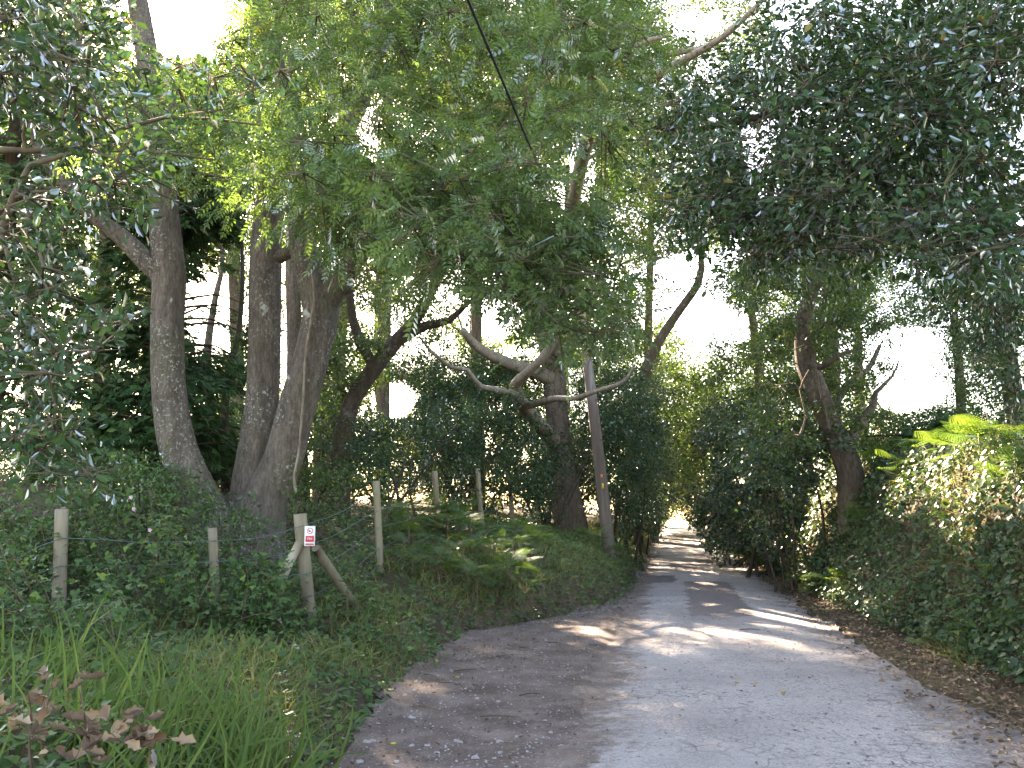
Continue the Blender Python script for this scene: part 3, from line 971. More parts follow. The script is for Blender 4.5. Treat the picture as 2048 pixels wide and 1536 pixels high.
vine = trunk_px([(592, 985, 6), (588, 950, 5), (597, 905, 5), (606, 800, 5), (612, 700, 5), (628, 600, 5), (622, 540, 4)], 11.95)
V, F = tubes([spline(*vine, .15)], 6, .1)
obj('ivy_stem', mesh_np('ivy_stem', V, F, M['pale_bark'], smooth_=True), ash)

# leaning young oak behind the ash ---------------------------------------------
LO = 16.0
tree('leaning_oak', 'slim dark oak leaning towards the lane just right of the three-stemmed ash', 'tree', at(688, 890, LO), [trunk_px([(682, 930, 38), (690, 860, 34), (706, 800, 32), (745, 740, 32), (790, 685, 30), (830, 640, 26), (868, 570, 22), (900, 510, 18)], LO)],
     img_clumps([(860, 430, 130, 90, 14, 17, 14, .6), (760, 640, 90, 60, 15, 17, 6, .45), (960, 560, 80, 50, 14, 16, 8, .45), (640, 720, 50, 90, 16, 18, 6, .5)]), OAKT, 'oak', M['oak_leaf'], M['dark_bark'], 1100, .08,
     extra_limbs=[trunk_px([(750, 735, 22, LO), (725, 690, 20, LO), (706, 640, 18, LO), (698, 570, 14, LO), (690, 520, 9, LO)]), trunk_px([(800, 680, 24, LO), (850, 652, 20, LO), (900, 640, 15, LO), (940, 600, 9, LO)])], twr=.004)

# big oak across the verge with dead crooked limbs --------------------------------
D0 = 24.0
oak = tree('oak_tree', 'broad old oak with a thick brown trunk standing behind the telegraph pole', 'tree', at(1130, 1010, D0),
           [trunk_px([(1140, 1050, 62), (1130, 980, 54), (1120, 900, 48), (1112, 800, 46), (1105, 720, 46), (1085, 650, 42), (1040, 560, 38), (1020, 440, 30), (1030, 300, 22)], D0)],
           img_clumps([(1060, 350, 220, 160, 20, 28, 40, 1.0), (1200, 560, 120, 140, 20, 26, 22, .8), (930, 560, 150, 110, 21, 27, 16, .8), (1150, 150, 200, 120, 20, 28, 24, 1.1), (1010, 720, 90, 40, 22, 25, 8, .55)]),
           OAKT, 'oak', M['oak_leaf'], M['brown_bark'], 640, .10,
           extra_limbs=[trunk_px([(1105, 880, 32, 23.6), (1070, 840, 30, 22), (1040, 800, 26, 20.5), (1030, 770, 24, 20), (1052, 748, 20, 19.6), (1085, 715, 18, 19.2), (1108, 680, 16, 19), (1118, 655, 11, 18.8), (1140, 630, 7, 18.6)]),
                        trunk_px([(1036, 790, 16, 20.3), (1010, 782, 14, 19.5), (960, 772, 11, 19), (935, 740, 9, 18.8), (905, 735, 8, 18.6), (865, 705, 7, 18.5), (838, 672, 4, 18.4)]),
                        trunk_px([(1052, 812, 15, 20.7), (1080, 805, 14, 20), (1110, 797, 12, 19.4), (1150, 797, 11, 19), (1190, 783, 10, 18.6), (1235, 770, 9, 18.3), (1255, 755, 7, 18.2), (1268, 728, 4, 18.1)]),
                        trunk_px([(1110, 760, 36, D0), (1060, 740, 28, 23.5), (1000, 720, 22, 23), (950, 690, 18, 22.5), (925, 660, 14, 22)]),
                        trunk_px([(1112, 740, 40, D0), (1140, 690, 32, 23.6), (1165, 640, 26, 23.2), (1200, 560, 20, 22.5)]),
                        trunk_px([(1085, 660, 34, D0), (1130, 480, 30, 21), (1170, 300, 28, 17.5), (1215, 188, 23, 15), (1295, 160, 22, 14), (1370, 118, 17, 13.5), (1440, 78, 14, 13), (1520, 5, 11, 12.5), (1570, -60, 8, 12)]),
                        trunk_px([(1290, 162, 18, 14), (1285, 135, 16, 14), (1330, 110, 14, 13.8), (1420, 90, 11, 13.5), (1480, 40, 8, 13.2)]),
                        trunk_px([(1225, 185, 16, 15), (1250, 140, 15, 15.5), (1275, 90, 12, 16), (1340, 70, 8, 16)])],
           limbm=M['pale_bark'], maxr=.08, twigs=False)

# small trees between the trunks ------------------------------------------------
def sapling(label, px, py0, d, pts, regs, name='young_tree', per=1100, size=.08, bark='dark_bark', leaf='oak_leaf', group='saplings in the wood', cat='tree', tm=OAKT, key='oak', **kw):
    tree(name, label, cat, at(px, py0, d), [trunk_px(pts, d)], img_clumps(regs), tm, key, M[leaf], M[bark], per, size, group=group, **kw)


sapling('thin dark sapling forked low down, between the left and middle ash stems', 452, 940, 17, [(452, 960, 18), (450, 850, 16), (455, 760, 14), (478, 660, 11), (485, 520, 8), (470, 400, 6)],
        [(460, 430, 70, 110, 16, 19, 9, .55), (480, 720, 50, 90, 16.5, 18.5, 6, .45), (450, 880, 60, 40, 17, 19, 5, .4)])
sapling('slender grey sapling with bare forks against the bright sky behind the left ash stem', 418, 900, 21, [(420, 930, 18), (418, 800, 17), (415, 700, 15), (430, 600, 12), (445, 520, 9), (430, 400, 7)],
        [(420, 400, 90, 100, 20, 24, 10, .7), (400, 780, 60, 70, 20, 24, 5, .5)], bark='oak_bark', per=800, size=.09)
sapling('grey trunk showing between the middle and right ash stems', 590, 900, 24, [(600, 950, 36), (592, 800, 34), (588, 650, 30), (585, 500, 26), (590, 300, 18)],
        [(580, 350, 140, 140, 23, 28, 16, .9), (600, 800, 60, 60, 23, 26, 6, .6), (500, 620, 60, 100, 24, 28, 6, .7)], name='oak_tree', bark='oak_bark', per=560, size=.11)
sapling('forked brown oak trunk half hidden by leaves right of the ash', 670, 860, 27, [(672, 900, 46), (668, 800, 42), (672, 700, 36), (690, 560, 30), (720, 400, 20)],
        [(720, 490, 90, 90, 20, 27, 16, .8), (760, 420, 170, 140, 26, 31, 20, 1.0), (700, 700, 80, 70, 26, 29, 8, .7), (760, 600, 70, 60, 26, 29, 7, .7)], name='oak_tree', bark='oak_bark', per=560, size=.11)  # first leaf region added as an occluder, shading the near gravel

# woodland behind -----------------------------------------------------------------
back = [
    ('far oak rising behind the dark cypress at the wood edge', 200, 34, [(210, 950, 34), (205, 700, 30), (215, 400, 24), (230, 150, 14)], [(200, 120, 200, 170, 30, 38, 40, 1.3), (120, 420, 160, 180, 31, 38, 26, 1.3), (330, 350, 110, 160, 30, 38, 24, 1.2)]),
    ('far oak filling the sky between the left and middle ash stems', 470, 36, [(470, 930, 32), (474, 700, 28), (466, 400, 22), (480, 150, 12)], [(470, 220, 170, 190, 32, 40, 44, 1.3), (500, 480, 120, 60, 32, 40, 12, 1.0), (480, 830, 110, 70, 34, 42, 16, .9)]),
    ('far oak behind the right ash stem with a high leafy crown', 760, 38, [(765, 930, 30), (768, 700, 26), (775, 400, 20), (780, 200, 12)], [(780, 180, 200, 170, 33, 42, 44, 1.3), (820, 480, 160, 90, 33, 42, 16, 1.1), (720, 700, 80, 50, 34, 40, 10, .8)]),
    ('far oak seen left of the broad oak trunk', 955, 40, [(958, 930, 26), (952, 700, 22), (960, 450, 16), (970, 250, 10)], [(1010, 260, 190, 180, 34, 44, 40, 1.4), (960, 500, 110, 70, 35, 44, 10, 1.1), (900, 760, 60, 50, 35, 42, 8, .8)]),
    ('arching oak whose grey limb leans over the lane against the sky', 1262, 33, [(1262, 960, 30), (1270, 850, 26), (1296, 725, 20), (1345, 640, 17), (1396, 566, 15), (1402, 510, 11), (1385, 440, 9), (1370, 350, 7)], [(1290, 400, 140, 130, 28, 36, 30, 1.0), (1250, 720, 90, 110, 29, 36, 22, .85), (1400, 430, 130, 80, 28, 35, 22, .9), (1230, 560, 80, 70, 30, 36, 10, .85)]),
    ('dark oak arching over the far bend of the lane from the left bank', 1290, 46, [(1290, 1030, 24), (1292, 900, 22), (1300, 780, 18), (1320, 680, 12)], [(1330, 830, 110, 110, 38, 50, 44, 1.2), (1320, 900, 60, 60, 34, 44, 20, .9), (1290, 960, 40, 60, 42, 52, 14, .9), (1380, 720, 90, 60, 40, 50, 12, 1.1)]),
]
for lab, px, d, pts, regs in back:
    far_tree('oak_tree', lab, at(px, 960, d), [trunk_px(pts, d)], img_clumps(regs), group='oaks of the wood behind')

# right side trees -----------------------------------------------------------------
RD = 16.5
tree('ivy_clad_oak', 'leaning oak on the right bank with stringy ivy stems up its trunk', 'tree', at(1690, 925, RD), [trunk_px([(1700, 950, 50), (1682, 900, 44), (1650, 820, 40), (1622, 750, 38), (1608, 700, 34), (1612, 620, 28), (1640, 540, 22), (1660, 440, 16)], RD)],
     img_clumps([(1600, 600, 110, 80, 14.5, 18, 24, .50), (1560, 720, 90, 90, 15, 18.5, 18, .45), (1700, 690, 80, 80, 15, 18, 13, .42), (1690, 820, 80, 60, 15.5, 18, 10, .40), (1560, 850, 60, 60, 15, 18, 10, .4), (1640, 480, 140, 70, 13, 17, 18, .5)]),
     OAKT, 'oak', M['oak_leaf'], M['oak_bark'], 1700, .074, extra_limbs=[trunk_px([(1694, 900, 20, 16.7), (1720, 850, 17, 16.8), (1746, 810, 15, 16.9), (1752, 785, 10, 16.9), (1785, 752, 6, 17), (1800, 715, 2, 17)]),
     trunk_px([(1684, 905, 20, 17), (1672, 820, 17, 17.2), (1690, 775, 16, 17.3), (1735, 740, 12, 17.4), (1760, 690, 8, 17.4)]), trunk_px([(1612, 720, 14, RD), (1640, 735, 12, 16.2), (1680, 710, 9, 16), (1712, 700, 5, 16)]),
     trunk_px([(1660, 860, 5, 16.1), (1640, 780, 5, 16.1), (1626, 700, 5, 16.1), (1640, 640, 5, 16), (1655, 560, 4, 16), (1690, 500, 3, 16)]), trunk_px([(1600, 870, 5, 15.8), (1612, 830, 4, 15.8), (1600, 780, 4, 15.8), (1618, 740, 3, 15.8)])], rough=.16)
right_back = [
    ('grey oak trunk behind the leaning ivy oak', 1665, 24, [(1668, 950, 34), (1664, 780, 32), (1660, 620, 30), (1668, 480, 24), (1690, 300, 16)], [(1680, 420, 160, 130, 21, 26, 22, .9), (1600, 580, 120, 80, 20, 26, 22, .75), (1690, 700, 90, 110, 20, 25, 20, .65), (1560, 720, 80, 90, 20, 26, 18, .7), (1760, 860, 90, 50, 23, 28, 9, .7), (1660, 900, 60, 40, 22, 26, 7, .6)], 'oak_tree'),
    ('thin oak with bare forks standing in the bright gap on the right bank', 1920, 22, [(1925, 950, 22), (1922, 820, 20), (1915, 700, 17), (1900, 560, 15), (1890, 400, 10)], [(1950, 680, 90, 70, 19, 24, 13, .6), (1800, 600, 130, 60, 18, 24, 30, .5), (1960, 640, 90, 100, 18, 24, 24, .5), (1880, 740, 70, 70, 19, 24, 12, .42), (1750, 720, 60, 70, 20, 24, 12, .42), (1840, 840, 110, 30, 20, 24, 14, .45), (1930, 740, 60, 60, 20, 24, 8, .4), (1960, 820, 90, 70, 19, 24, 13, .6), (1880, 590, 80, 50, 20, 23, 8, .6), (1860, 870, 90, 40, 21, 25, 8, .6)], 'oak_tree'),
    ('far oak on the right bank arching into the tunnel of leaves', 1530, 32, [(1535, 980, 26), (1528, 850, 24), (1515, 720, 20), (1500, 600, 14)], [(1530, 610, 80, 90, 26, 36, 30, .8), (1600, 660, 80, 80, 26, 34, 18, .8), (1500, 740, 90, 90, 28, 36, 22, .9), (1450, 560, 110, 60, 28, 34, 12, .9), (1480, 880, 90, 80, 28, 36, 20, .85), (1560, 460, 120, 80, 27, 34, 16, 1.0)], 'oak_tree'),
    ('dark stout tree at the crest where the lane opens to light', 1400, 55, [(1398, 1062, 17), (1396, 1020, 14), (1392, 960, 12), (1388, 880, 8)], [(1410, 940, 60, 60, 48, 58, 26, 1.1), (1430, 1020, 34, 34, 44, 54, 18, .8), (1395, 1030, 16, 22, 48, 54, 7, .5), (1378, 1015, 14, 22, 50, 57, 9, .6), (1395, 850, 80, 60, 46, 58, 20, 1.2), (1372, 985, 22, 16, 50, 56, 5, .6)], 'oak_tree'),
]
for lab, px, d, pts, regs, nm in right_back:
    far_tree(nm, lab, at(px, 950, d), [trunk_px(pts, d)], img_clumps(regs), group='trees of the right bank')

# ------------------------------------------------------------------ dark cypress at the left
def cypress(label, x, y, h, rad, n):
    base = onground(x, y)
    root = empty('cypress_tree', base, label, 'tree', 'cypresses behind the bramble')
    V, F = tubes([spline([base - [0, 0, .2], base + [0.05, 0, h * .5], base + [0, 0, h]], [.20, .12, .02], .4)], 10, .08)
    obj('trunk', mesh_np('trunk', V, F, M['dark_bark'], smooth_=True), root)
    bag = Bag(); limbs_ = []
    t = rng.random(n) ** .9
    # whorls of drooping boughs, sprays hanging from them
    nb = 110
    zb_ = np.sort(rng.uniform(.04, .97, nb)); ab = rng.uniform(0, 2 * math.pi, nb)
    P, A = [], []
    for z, a in zip(zb_, ab):
        L = rad * (1 - z) ** .6 * rng.uniform(.7, 1.1) + .15
        d = np.array([math.cos(a), math.sin(a), 0])
        s = base + [0, 0, z * h]
        e = s + d * L + [0, 0, -.12 * L + .1]
        m_ = s + d * L * .55 + [0, 0, .10 * L]
        limbs_.append(spline([s, m_, e], [.03, .018, .005], .3))
        k = int(n / nb * (.4 + L / rad))
        q = rng.uniform(.25, 1.05, k)
        side = np.array([-d[1], d[0], 0])
        off = rng.normal(0, .22 * L, k)
        p = s + d * (q * L)[:, None] + side * off[:, None] + np.array([0, 0, 1]) * (.10 * L * np.sin(q * 3) - .12 * L * q + rng.normal(0, .10, k))[:, None]
        aa = d * rng.uniform(.5, 1.2, k)[:, None] + side * (off / (.3 * L) * .6)[:, None] + np.array([0, 0, -.45])
        P.append(p); A.append(aa + rng.normal(0, .2, (k, 3)))
    P = np.concatenate(P); A = np.concatenate(A)
    kk = keep(P); P, A = P[kk], A[kk]
    N = rng.normal(0, .35, P.shape); N[:, 2] += 1
    V, F, v = leaf_arrays(SPRAY, P, A, N, rng.uniform(.17, .31, len(P)), rng.beta(2, 2.4, len(P)), .015)
    tips = keep(np.array([q[0][-1] for q in limbs_])); limbs_ = [q for q, t_ in zip(limbs_, tips) if t_]
    V2, F2 = tubes(limbs_, 4)
    obj('branches', mesh_np('branches', V2, F2, M['dark_bark'], smooth_=True), root)['kind'] = 'stuff'
    obj('crown', mesh_np('crown', V, F, M['conifer_leaf'], v), root)['kind'] = 'stuff'


cypress('dark dense cypress directly behind the left ash stem', -5.75, 14.6, 6.9, 1.8, 5200)
cypress('dark cypress at the picture edge behind the holly branches', -8.2, 13.8, 9.5, 1.9, 4600)
cypress('narrow dark cypress set back behind the broader cypress pair', -7.2, 17.5, 8.0, 1.9, 2600)

# ------------------------------------------------------------------ holly at left, close to the lens, and over the lane at right
hb = onground(-4.9, 4.6)
hl = tree('holly_tree', 'glossy holly reaching in from the left above the bramble and dead fence post', 'tree', hb,
          [(np.array([hb - [0, 0, .2], hb + [.1, .1, 1.2], hb + [.2, .1, 2.6], hb + [.45, .1, 4.2], hb + [.5, .2, 5.8]]), np.array([.13, .11, .09, .06, .03]))],
          img_clumps([(60, 120, 120, 110, 3.3, 5.2, 18, .27), (120, 300, 130, 110, 3.3, 5.2, 18, .25), (60, 500, 110, 100, 3.2, 5.0, 15, .24), (90, 700, 110, 90, 3.3, 5.0, 13, .23), (60, 870, 90, 70, 3.5, 5.0, 9, .22),
                      (270, 420, 60, 90, 3.8, 5.0, 6, .17), (350, 180, 110, 60, 4.0, 5.2, 8, .20), (500, 140, 60, 40, 4.2, 5.0, 4, .16), (230, 650, 50, 40, 3.6, 4.4, 4, .15), (150, 950, 60, 40, 4, 5, 4, .2), (200, 60, 150, 60, 4.2, 5.5, 10, .28)]),
          HOLLY, 'holly', M['holly_leaf'], M['twig'], 950, .058, singles=300, flat=.6, droop=.15, up=.6, twr=.0035, maxr=.028, kt=7, warp=.03,
          extra_limbs=[trunk_px([(-120, 560, 30, 4.6), (0, 470, 16, 4.4), (60, 330, 12, 4.3), (250, 300, 8, 4.3), (430, 320, 4, 4.4)]),
                       trunk_px([(-120, 340, 26, 4.6), (0, 300, 16, 4.4), (120, 300, 10, 4.4), (330, 235, 7, 4.5), (520, 250, 4, 4.6)])], limbm=M['twig'])
hrb = onground(7.3, 7.4)
tree('holly_tree', 'huge dark holly on the right bank overhanging the lane', 'tree', hrb,
     [(np.array([hrb - [0, 0, .3], hrb + [-.1, .2, 1.5], hrb + [-.5, .3, 3.2], hrb + [-1.4, .2, 4.8], hrb + [-2.4, 0, 6.2]]), np.array([.24, .2, .17, .12, .06]))],
     img_clumps([(1720, 330, 250, 170, 5.2, 7.6, 74, .42), (1900, 150, 170, 140, 5.0, 7.6, 44, .45), (1500, 330, 150, 110, 5.8, 8.0, 34, .38), (1640, 120, 180, 110, 5.5, 8.0, 30, .42), (1950, 430, 130, 120, 5.0, 7.4, 34, .42),
                 (1420, 200, 110, 60, 6.2, 8.0, 12, .34), (1400, 440, 80, 60, 6.4, 8.2, 9, .32), (1620, 490, 140, 50, 6.2, 8, 16, .34), (1330, 280, 60, 60, 6.6, 8.4, 6, .3), (1850, 40, 200, 60, 5.5, 7.5, 18, .45)]),
     HOLLY, 'holly', M['holly_leaf'], M['dark_bark'], 600, .067, singles=300, flat=.6, droop=.25, up=.7, twr=.0035, maxr=.04, kt=8, seg=14,
     extra_limbs=[(np.array([hrb + [-.5, .3, 3.2], at(1900, 420, 7.4), at(1720, 330, 6.9), at(1560, 400, 6.8), at(1440, 470, 6.8)]), np.array([.10, .07, .05, .03, .012])),
                  (np.array([hrb + [-.9, .3, 4.0], at(1850, 120, 7.2), at(1700, 170, 6.9), at(1500, 240, 6.8), at(1370, 260, 6.9)]), np.array([.09, .06, .045, .03, .012]))])
hr2 = onground(8.6, 13.2)
tree('holly_tree', 'shadowy holly thicket around a bare reddish trunk right of the ferny bank', 'tree', hr2,
     [trunk_px([(2052, 930, 44), (2035, 840, 40), (2020, 740, 36), (2000, 600, 30), (1985, 480, 24)], 13.4)],
     img_clumps([(1990, 560, 90, 60, 10, 14, 18, .5), (1930, 510, 130, 40, 10, 13, 14, .45), (2010, 690, 70, 80, 11, 14, 15, .45), (2030, 820, 40, 60, 11, 14, 7, .42), (1900, 620, 60, 30, 11, 13, 5, .36)]),
     HOLLY, 'holly', M['holly_leaf'], M['oak_bark'], 950, .072, flat=.6, droop=.25, twr=.004, maxr=.04)

# ------------------------------------------------------------------ hollies and shrubs of the understorey
def bush(label, name, cat, regs, base, leafm='holly_leaf', tm=SIMPLE, key='x', per=420, size=.075, stems=5, group='hollies of the understorey', bark='dark_bark', **kw):
    cl = img_clumps(regs)
    b = np.array(base)
    tr = []
    for k in range(stems):
        c = cl[int(rng.integers(len(cl)))][0]
        s = b + [rng.normal(0, .2), rng.normal(0, .2), -.15]
        tr.append((np.array([s, s * .55 + c * .45 + rng.normal(0, .15, 3), c]), np.array([.035, .024, .010])))
    tree(name, label, cat, b, tr, cl, tm, key, M[leafm], M[bark], per, size, group=group, seg=7, trunk_name='stem', crown_name='foliage', twigs=False, **kw)


def gpt(px, d):
    p = at(px, 1000, d); return onground(p[0], p[1])


bush('dense holly shrub behind the tall fence post with the brown cap', 'holly_bush', 'shrub', [(780, 880, 110, 60, 15.5, 18.5, 22, .50), (700, 900, 60, 60, 15, 17, 10, .45), (860, 850, 70, 60, 17, 19, 10, .5)], gpt(770, 16.8), 'holly_leaf', per=1050, size=.070)
bush('blue-green holly shrub below the crooked pale dead limb', 'holly_bush', 'shrub', [(960, 850, 110, 70, 19, 22, 26, .58), (900, 930, 80, 50, 18.5, 21, 12, .5), (1020, 930, 70, 50, 19, 21, 11, .5)], gpt(960, 20.2), 'holly_leaf', per=900, size=.078)
bush('leafy holly shrub in front of the old oak trunk foot', 'holly_bush', 'shrub', [(1080, 930, 60, 70, 21, 23, 12, .5), (1180, 830, 50, 70, 21.5, 24, 12, .55), (1060, 990, 50, 40, 20, 22, 7, .45)], gpt(1090, 22), 'holly_leaf', per=800, size=.08)
bush('tall dark holly immediately right of the telegraph pole', 'holly_bush', 'shrub', [(1250, 850, 60, 110, 22, 26, 30, .62), (1270, 980, 45, 70, 22, 27, 18, .5), (1225, 700, 50, 60, 22, 26, 10, .55), (1250, 1010, 40, 40, 22, 25, 8, .45)], gpt(1250, 24.5), 'holly_leaf', per=820, size=.088, stems=7)
bush('clipped ivy-hung hedge bush beside the far left edge of the lane', 'hedge_bush', 'shrub', [(1290, 960, 32, 90, 28, 36, 30, .7), (1305, 1025, 18, 40, 30, 40, 14, .55), (1290, 820, 50, 80, 30, 38, 20, .8)], gpt(1288, 32), 'ivy_leaf', per=600, size=.10, stems=6)
bush('leafy oak scrub hiding the wood floor behind the far fence posts', 'scrub_bush', 'shrub', [(860, 760, 150, 50, 24, 29, 16, .7), (1000, 760, 90, 50, 25, 29, 12, .7), (760, 880, 60, 50, 23, 26, 8, .6)], gpt(900, 26), 'oak_leaf', OAKT, per=620, size=.10)
bush('yellow-green sunlit scrub glimpsed between ash stems', 'scrub_bush', 'shrub', [(480, 880, 90, 70, 20, 25, 14, .65), (610, 900, 50, 60, 20, 24, 7, .6)], gpt(490, 22), 'bramble_leaf', OAKT, per=700, size=.09)
bush('dark ivy-smothered shrub at the foot of the leaning ivy oak', 'ivy_bush', 'shrub', [(1560, 900, 70, 80, 16, 20, 26, .52), (1500, 960, 50, 80, 18, 24, 24, .55), (1610, 870, 50, 40, 16, 18, 8, .42), (1545, 1060, 45, 55, 18, 22, 18, .42)], gpt(1580, 18), 'ivy_leaf', IVY, per=760, size=.08, stems=7)
bush('dark shrub hanging over the right edge of the lane further on', 'ivy_bush', 'shrub', [(1450, 970, 45, 90, 24, 32, 28, .7), (1440, 1060, 30, 30, 24, 32, 10, .5), (1470, 1085, 35, 28, 22, 27, 12, .42), (1425, 1078, 18, 14, 29, 34, 6, .4), (1470, 860, 60, 70, 25, 32, 18, .75)], gpt(1460, 27), 'ivy_leaf', IVY, per=520, size=.098, stems=7)
bush('blackish gorse-like bush on top of the right bank', 'dark_bush', 'shrub', [(1870, 880, 90, 50, 16, 18, 20, .42), (1900, 850, 50, 40, 16, 18, 8, .4)], gpt(1880, 17), 'conifer_leaf', SPRAY, per=420, size=.14, stems=7)
bush('green scrub right of the blackish bush under the bank trees', 'scrub_bush', 'shrub', [(1980, 890, 70, 40, 13, 16, 12, .45), (1760, 890, 70, 30, 17, 19, 10, .42)], gpt(1990, 14.5), 'oak_leaf', OAKT, per=1000, size=.08)
bush('tangled shrub on the wood floor left of the ash base', 'scrub_bush', 'shrub', [(300, 980, 90, 40, 10.5, 13, 12, .42), (200, 960, 90, 50, 9.5, 12, 12, .42), (640, 980, 60, 50, 12, 14, 9, .4), (430, 1040, 60, 20, 10.5, 11.8, 6, .3)], gpt(320, 11.6), 'bramble_leaf', SIMPLE, per=1000, size=.062)

# the wood beyond, tree by tree ----------------------------------------------------------
beyond = [
    ('tall oak deep in the wood, far behind the dark cypresses', 60, 52, 'far', [(60, 420, 170, 260, 48, 56, 40, 2.0), (80, 800, 150, 160, 48, 56, 22, 1.7)]),
    ('tall oak deep in the wood, seen behind the left ash stem', 300, 50, 'far', [(300, 380, 150, 260, 46, 56, 44, 2.0), (300, 800, 130, 160, 46, 54, 24, 1.6)]),
    ('tall oak deep in the wood, seen between the ash stems', 540, 54, 'far', [(560, 20, 130, 110, 48, 58, 18, 2.0), (540, 330, 160, 260, 48, 58, 46, 2.0), (540, 760, 120, 180, 48, 56, 26, 1.6)]),
    ('tall oak deep in the wood, behind the slim leaning oak', 760, 50, 'far', [(780, 20, 170, 110, 46, 56, 20, 2.0), (760, 330, 150, 260, 46, 56, 44, 2.0), (740, 780, 120, 170, 44, 54, 28, 1.6)]),
    ('tall oak deep in the wood, behind the crooked pale limb', 950, 52, 'far', [(980, 10, 160, 110, 46, 56, 20, 2.0), (960, 300, 150, 240, 46, 56, 40, 2.0), (940, 780, 130, 170, 44, 54, 34, 1.6)]),
    ('tall oak deep in the wood, behind the broad oak trunk', 1130, 50, 'far', [(1180, 20, 110, 110, 44, 54, 16, 1.9), (1150, 330, 130, 240, 44, 54, 38, 1.9), (1120, 780, 120, 190, 42, 52, 36, 1.6)]),
    ('dense oak closing the lane tunnel above the far opening', 1272, 60, 'mid', [(1340, 860, 110, 110, 50, 62, 44, 1.5), (1345, 930, 75, 70, 40, 56, 46, 1.0), (1300, 700, 60, 60, 48, 58, 14, 1.4), (1345, 985, 65, 26, 48, 62, 34, 1.0), (1308, 1030, 16, 30, 46, 58, 16, .7), (1322, 1015, 14, 25, 50, 60, 10, .6)]),
    ('tall oak whose high crown shows between the pale limb and the overhanging holly', 1300, 42, 'mid', [(1300, 300, 130, 190, 36, 46, 40, 1.5), (1420, 330, 120, 150, 36, 46, 28, 1.5), (1240, 560, 80, 100, 36, 46, 14, 1.2), (1250, 110, 120, 90, 36, 46, 18, 1.4), (1390, 100, 140, 110, 34, 44, 30, 1.3)]),
    ('tall oak on the right bank whose crown backs the overhanging holly', 1720, 36, 'mid', [(1720, 250, 200, 160, 30, 38, 34, 1.4), (1900, 430, 130, 110, 30, 38, 20, 1.2), (1560, 500, 120, 80, 30, 38, 18, 1.1), (1950, 180, 110, 150, 30, 38, 16, 1.3)]),
    ('distant oak on the right beyond the ivy-hung shrub', 1500, 50, 'mid', [(1500, 830, 90, 130, 40, 54, 44, 1.4), (1480, 990, 60, 50, 40, 52, 18, 1.1), (1580, 900, 80, 90, 36, 50, 24, 1.2)]),
    ('distant oak on the right showing through the bright gap', 1760, 42, 'mid', [(1700, 860, 90, 80, 34, 44, 24, 1.1), (1840, 930, 110, 40, 34, 46, 18, 1.0), (1700, 560, 90, 90, 34, 44, 14, 1.0)]),
    ('distant oak on the right behind the shadowy holly thicket', 2000, 40, 'mid', [(2000, 900, 80, 60, 32, 42, 16, 1.0), (2010, 700, 60, 120, 30, 42, 14, 1.0)]),
]
shade = []  # boughs added along the sun rays to shade the near gravel and lane
for px_, py_ in [(1080, 1400), (1100, 1500), (1000, 1450), (1040, 1350), (930, 1440), (1560, 1380), (1620, 1420), (1500, 1400), (1700, 1450), (1560, 1330), (950, 1380), (1150, 1450), (1800, 1400), (1750, 1370), (1850, 1480), (1690, 1370), (1640, 1400), (1900, 1510)]:
    g = ground(px_, py_)
    for t_ in (21 + rng.uniform(-2, 2), 27 + rng.uniform(-2, 2)):
        shade.append((g + SUN * t_ + rng.normal(0, .2, 3), rng.uniform(.6, .85)))
far_tree('oak_tree', 'added oak behind the ash whose boughs are set to shade the gravel and lane', at(640, 980, 26), [trunk_px([(640, 990, 30), (642, 800, 26), (650, 600, 20), (660, 420, 12)], 26)], shade, group='oaks deep in the wood')
for lab, px, d, kind, regs in beyond:
    py1 = 330 if regs[0][1] < 600 else 820
    far_tree('oak_tree', lab, at(px, 980, d), [trunk_px([(px, 990, 26), (px + 4, 860, 22), (px - 4, 700 if py1 < 600 else 900, 18), (px + 6, py1, 9)], d)], img_clumps(regs), kind, group='oaks deep in the wood', seg=7)
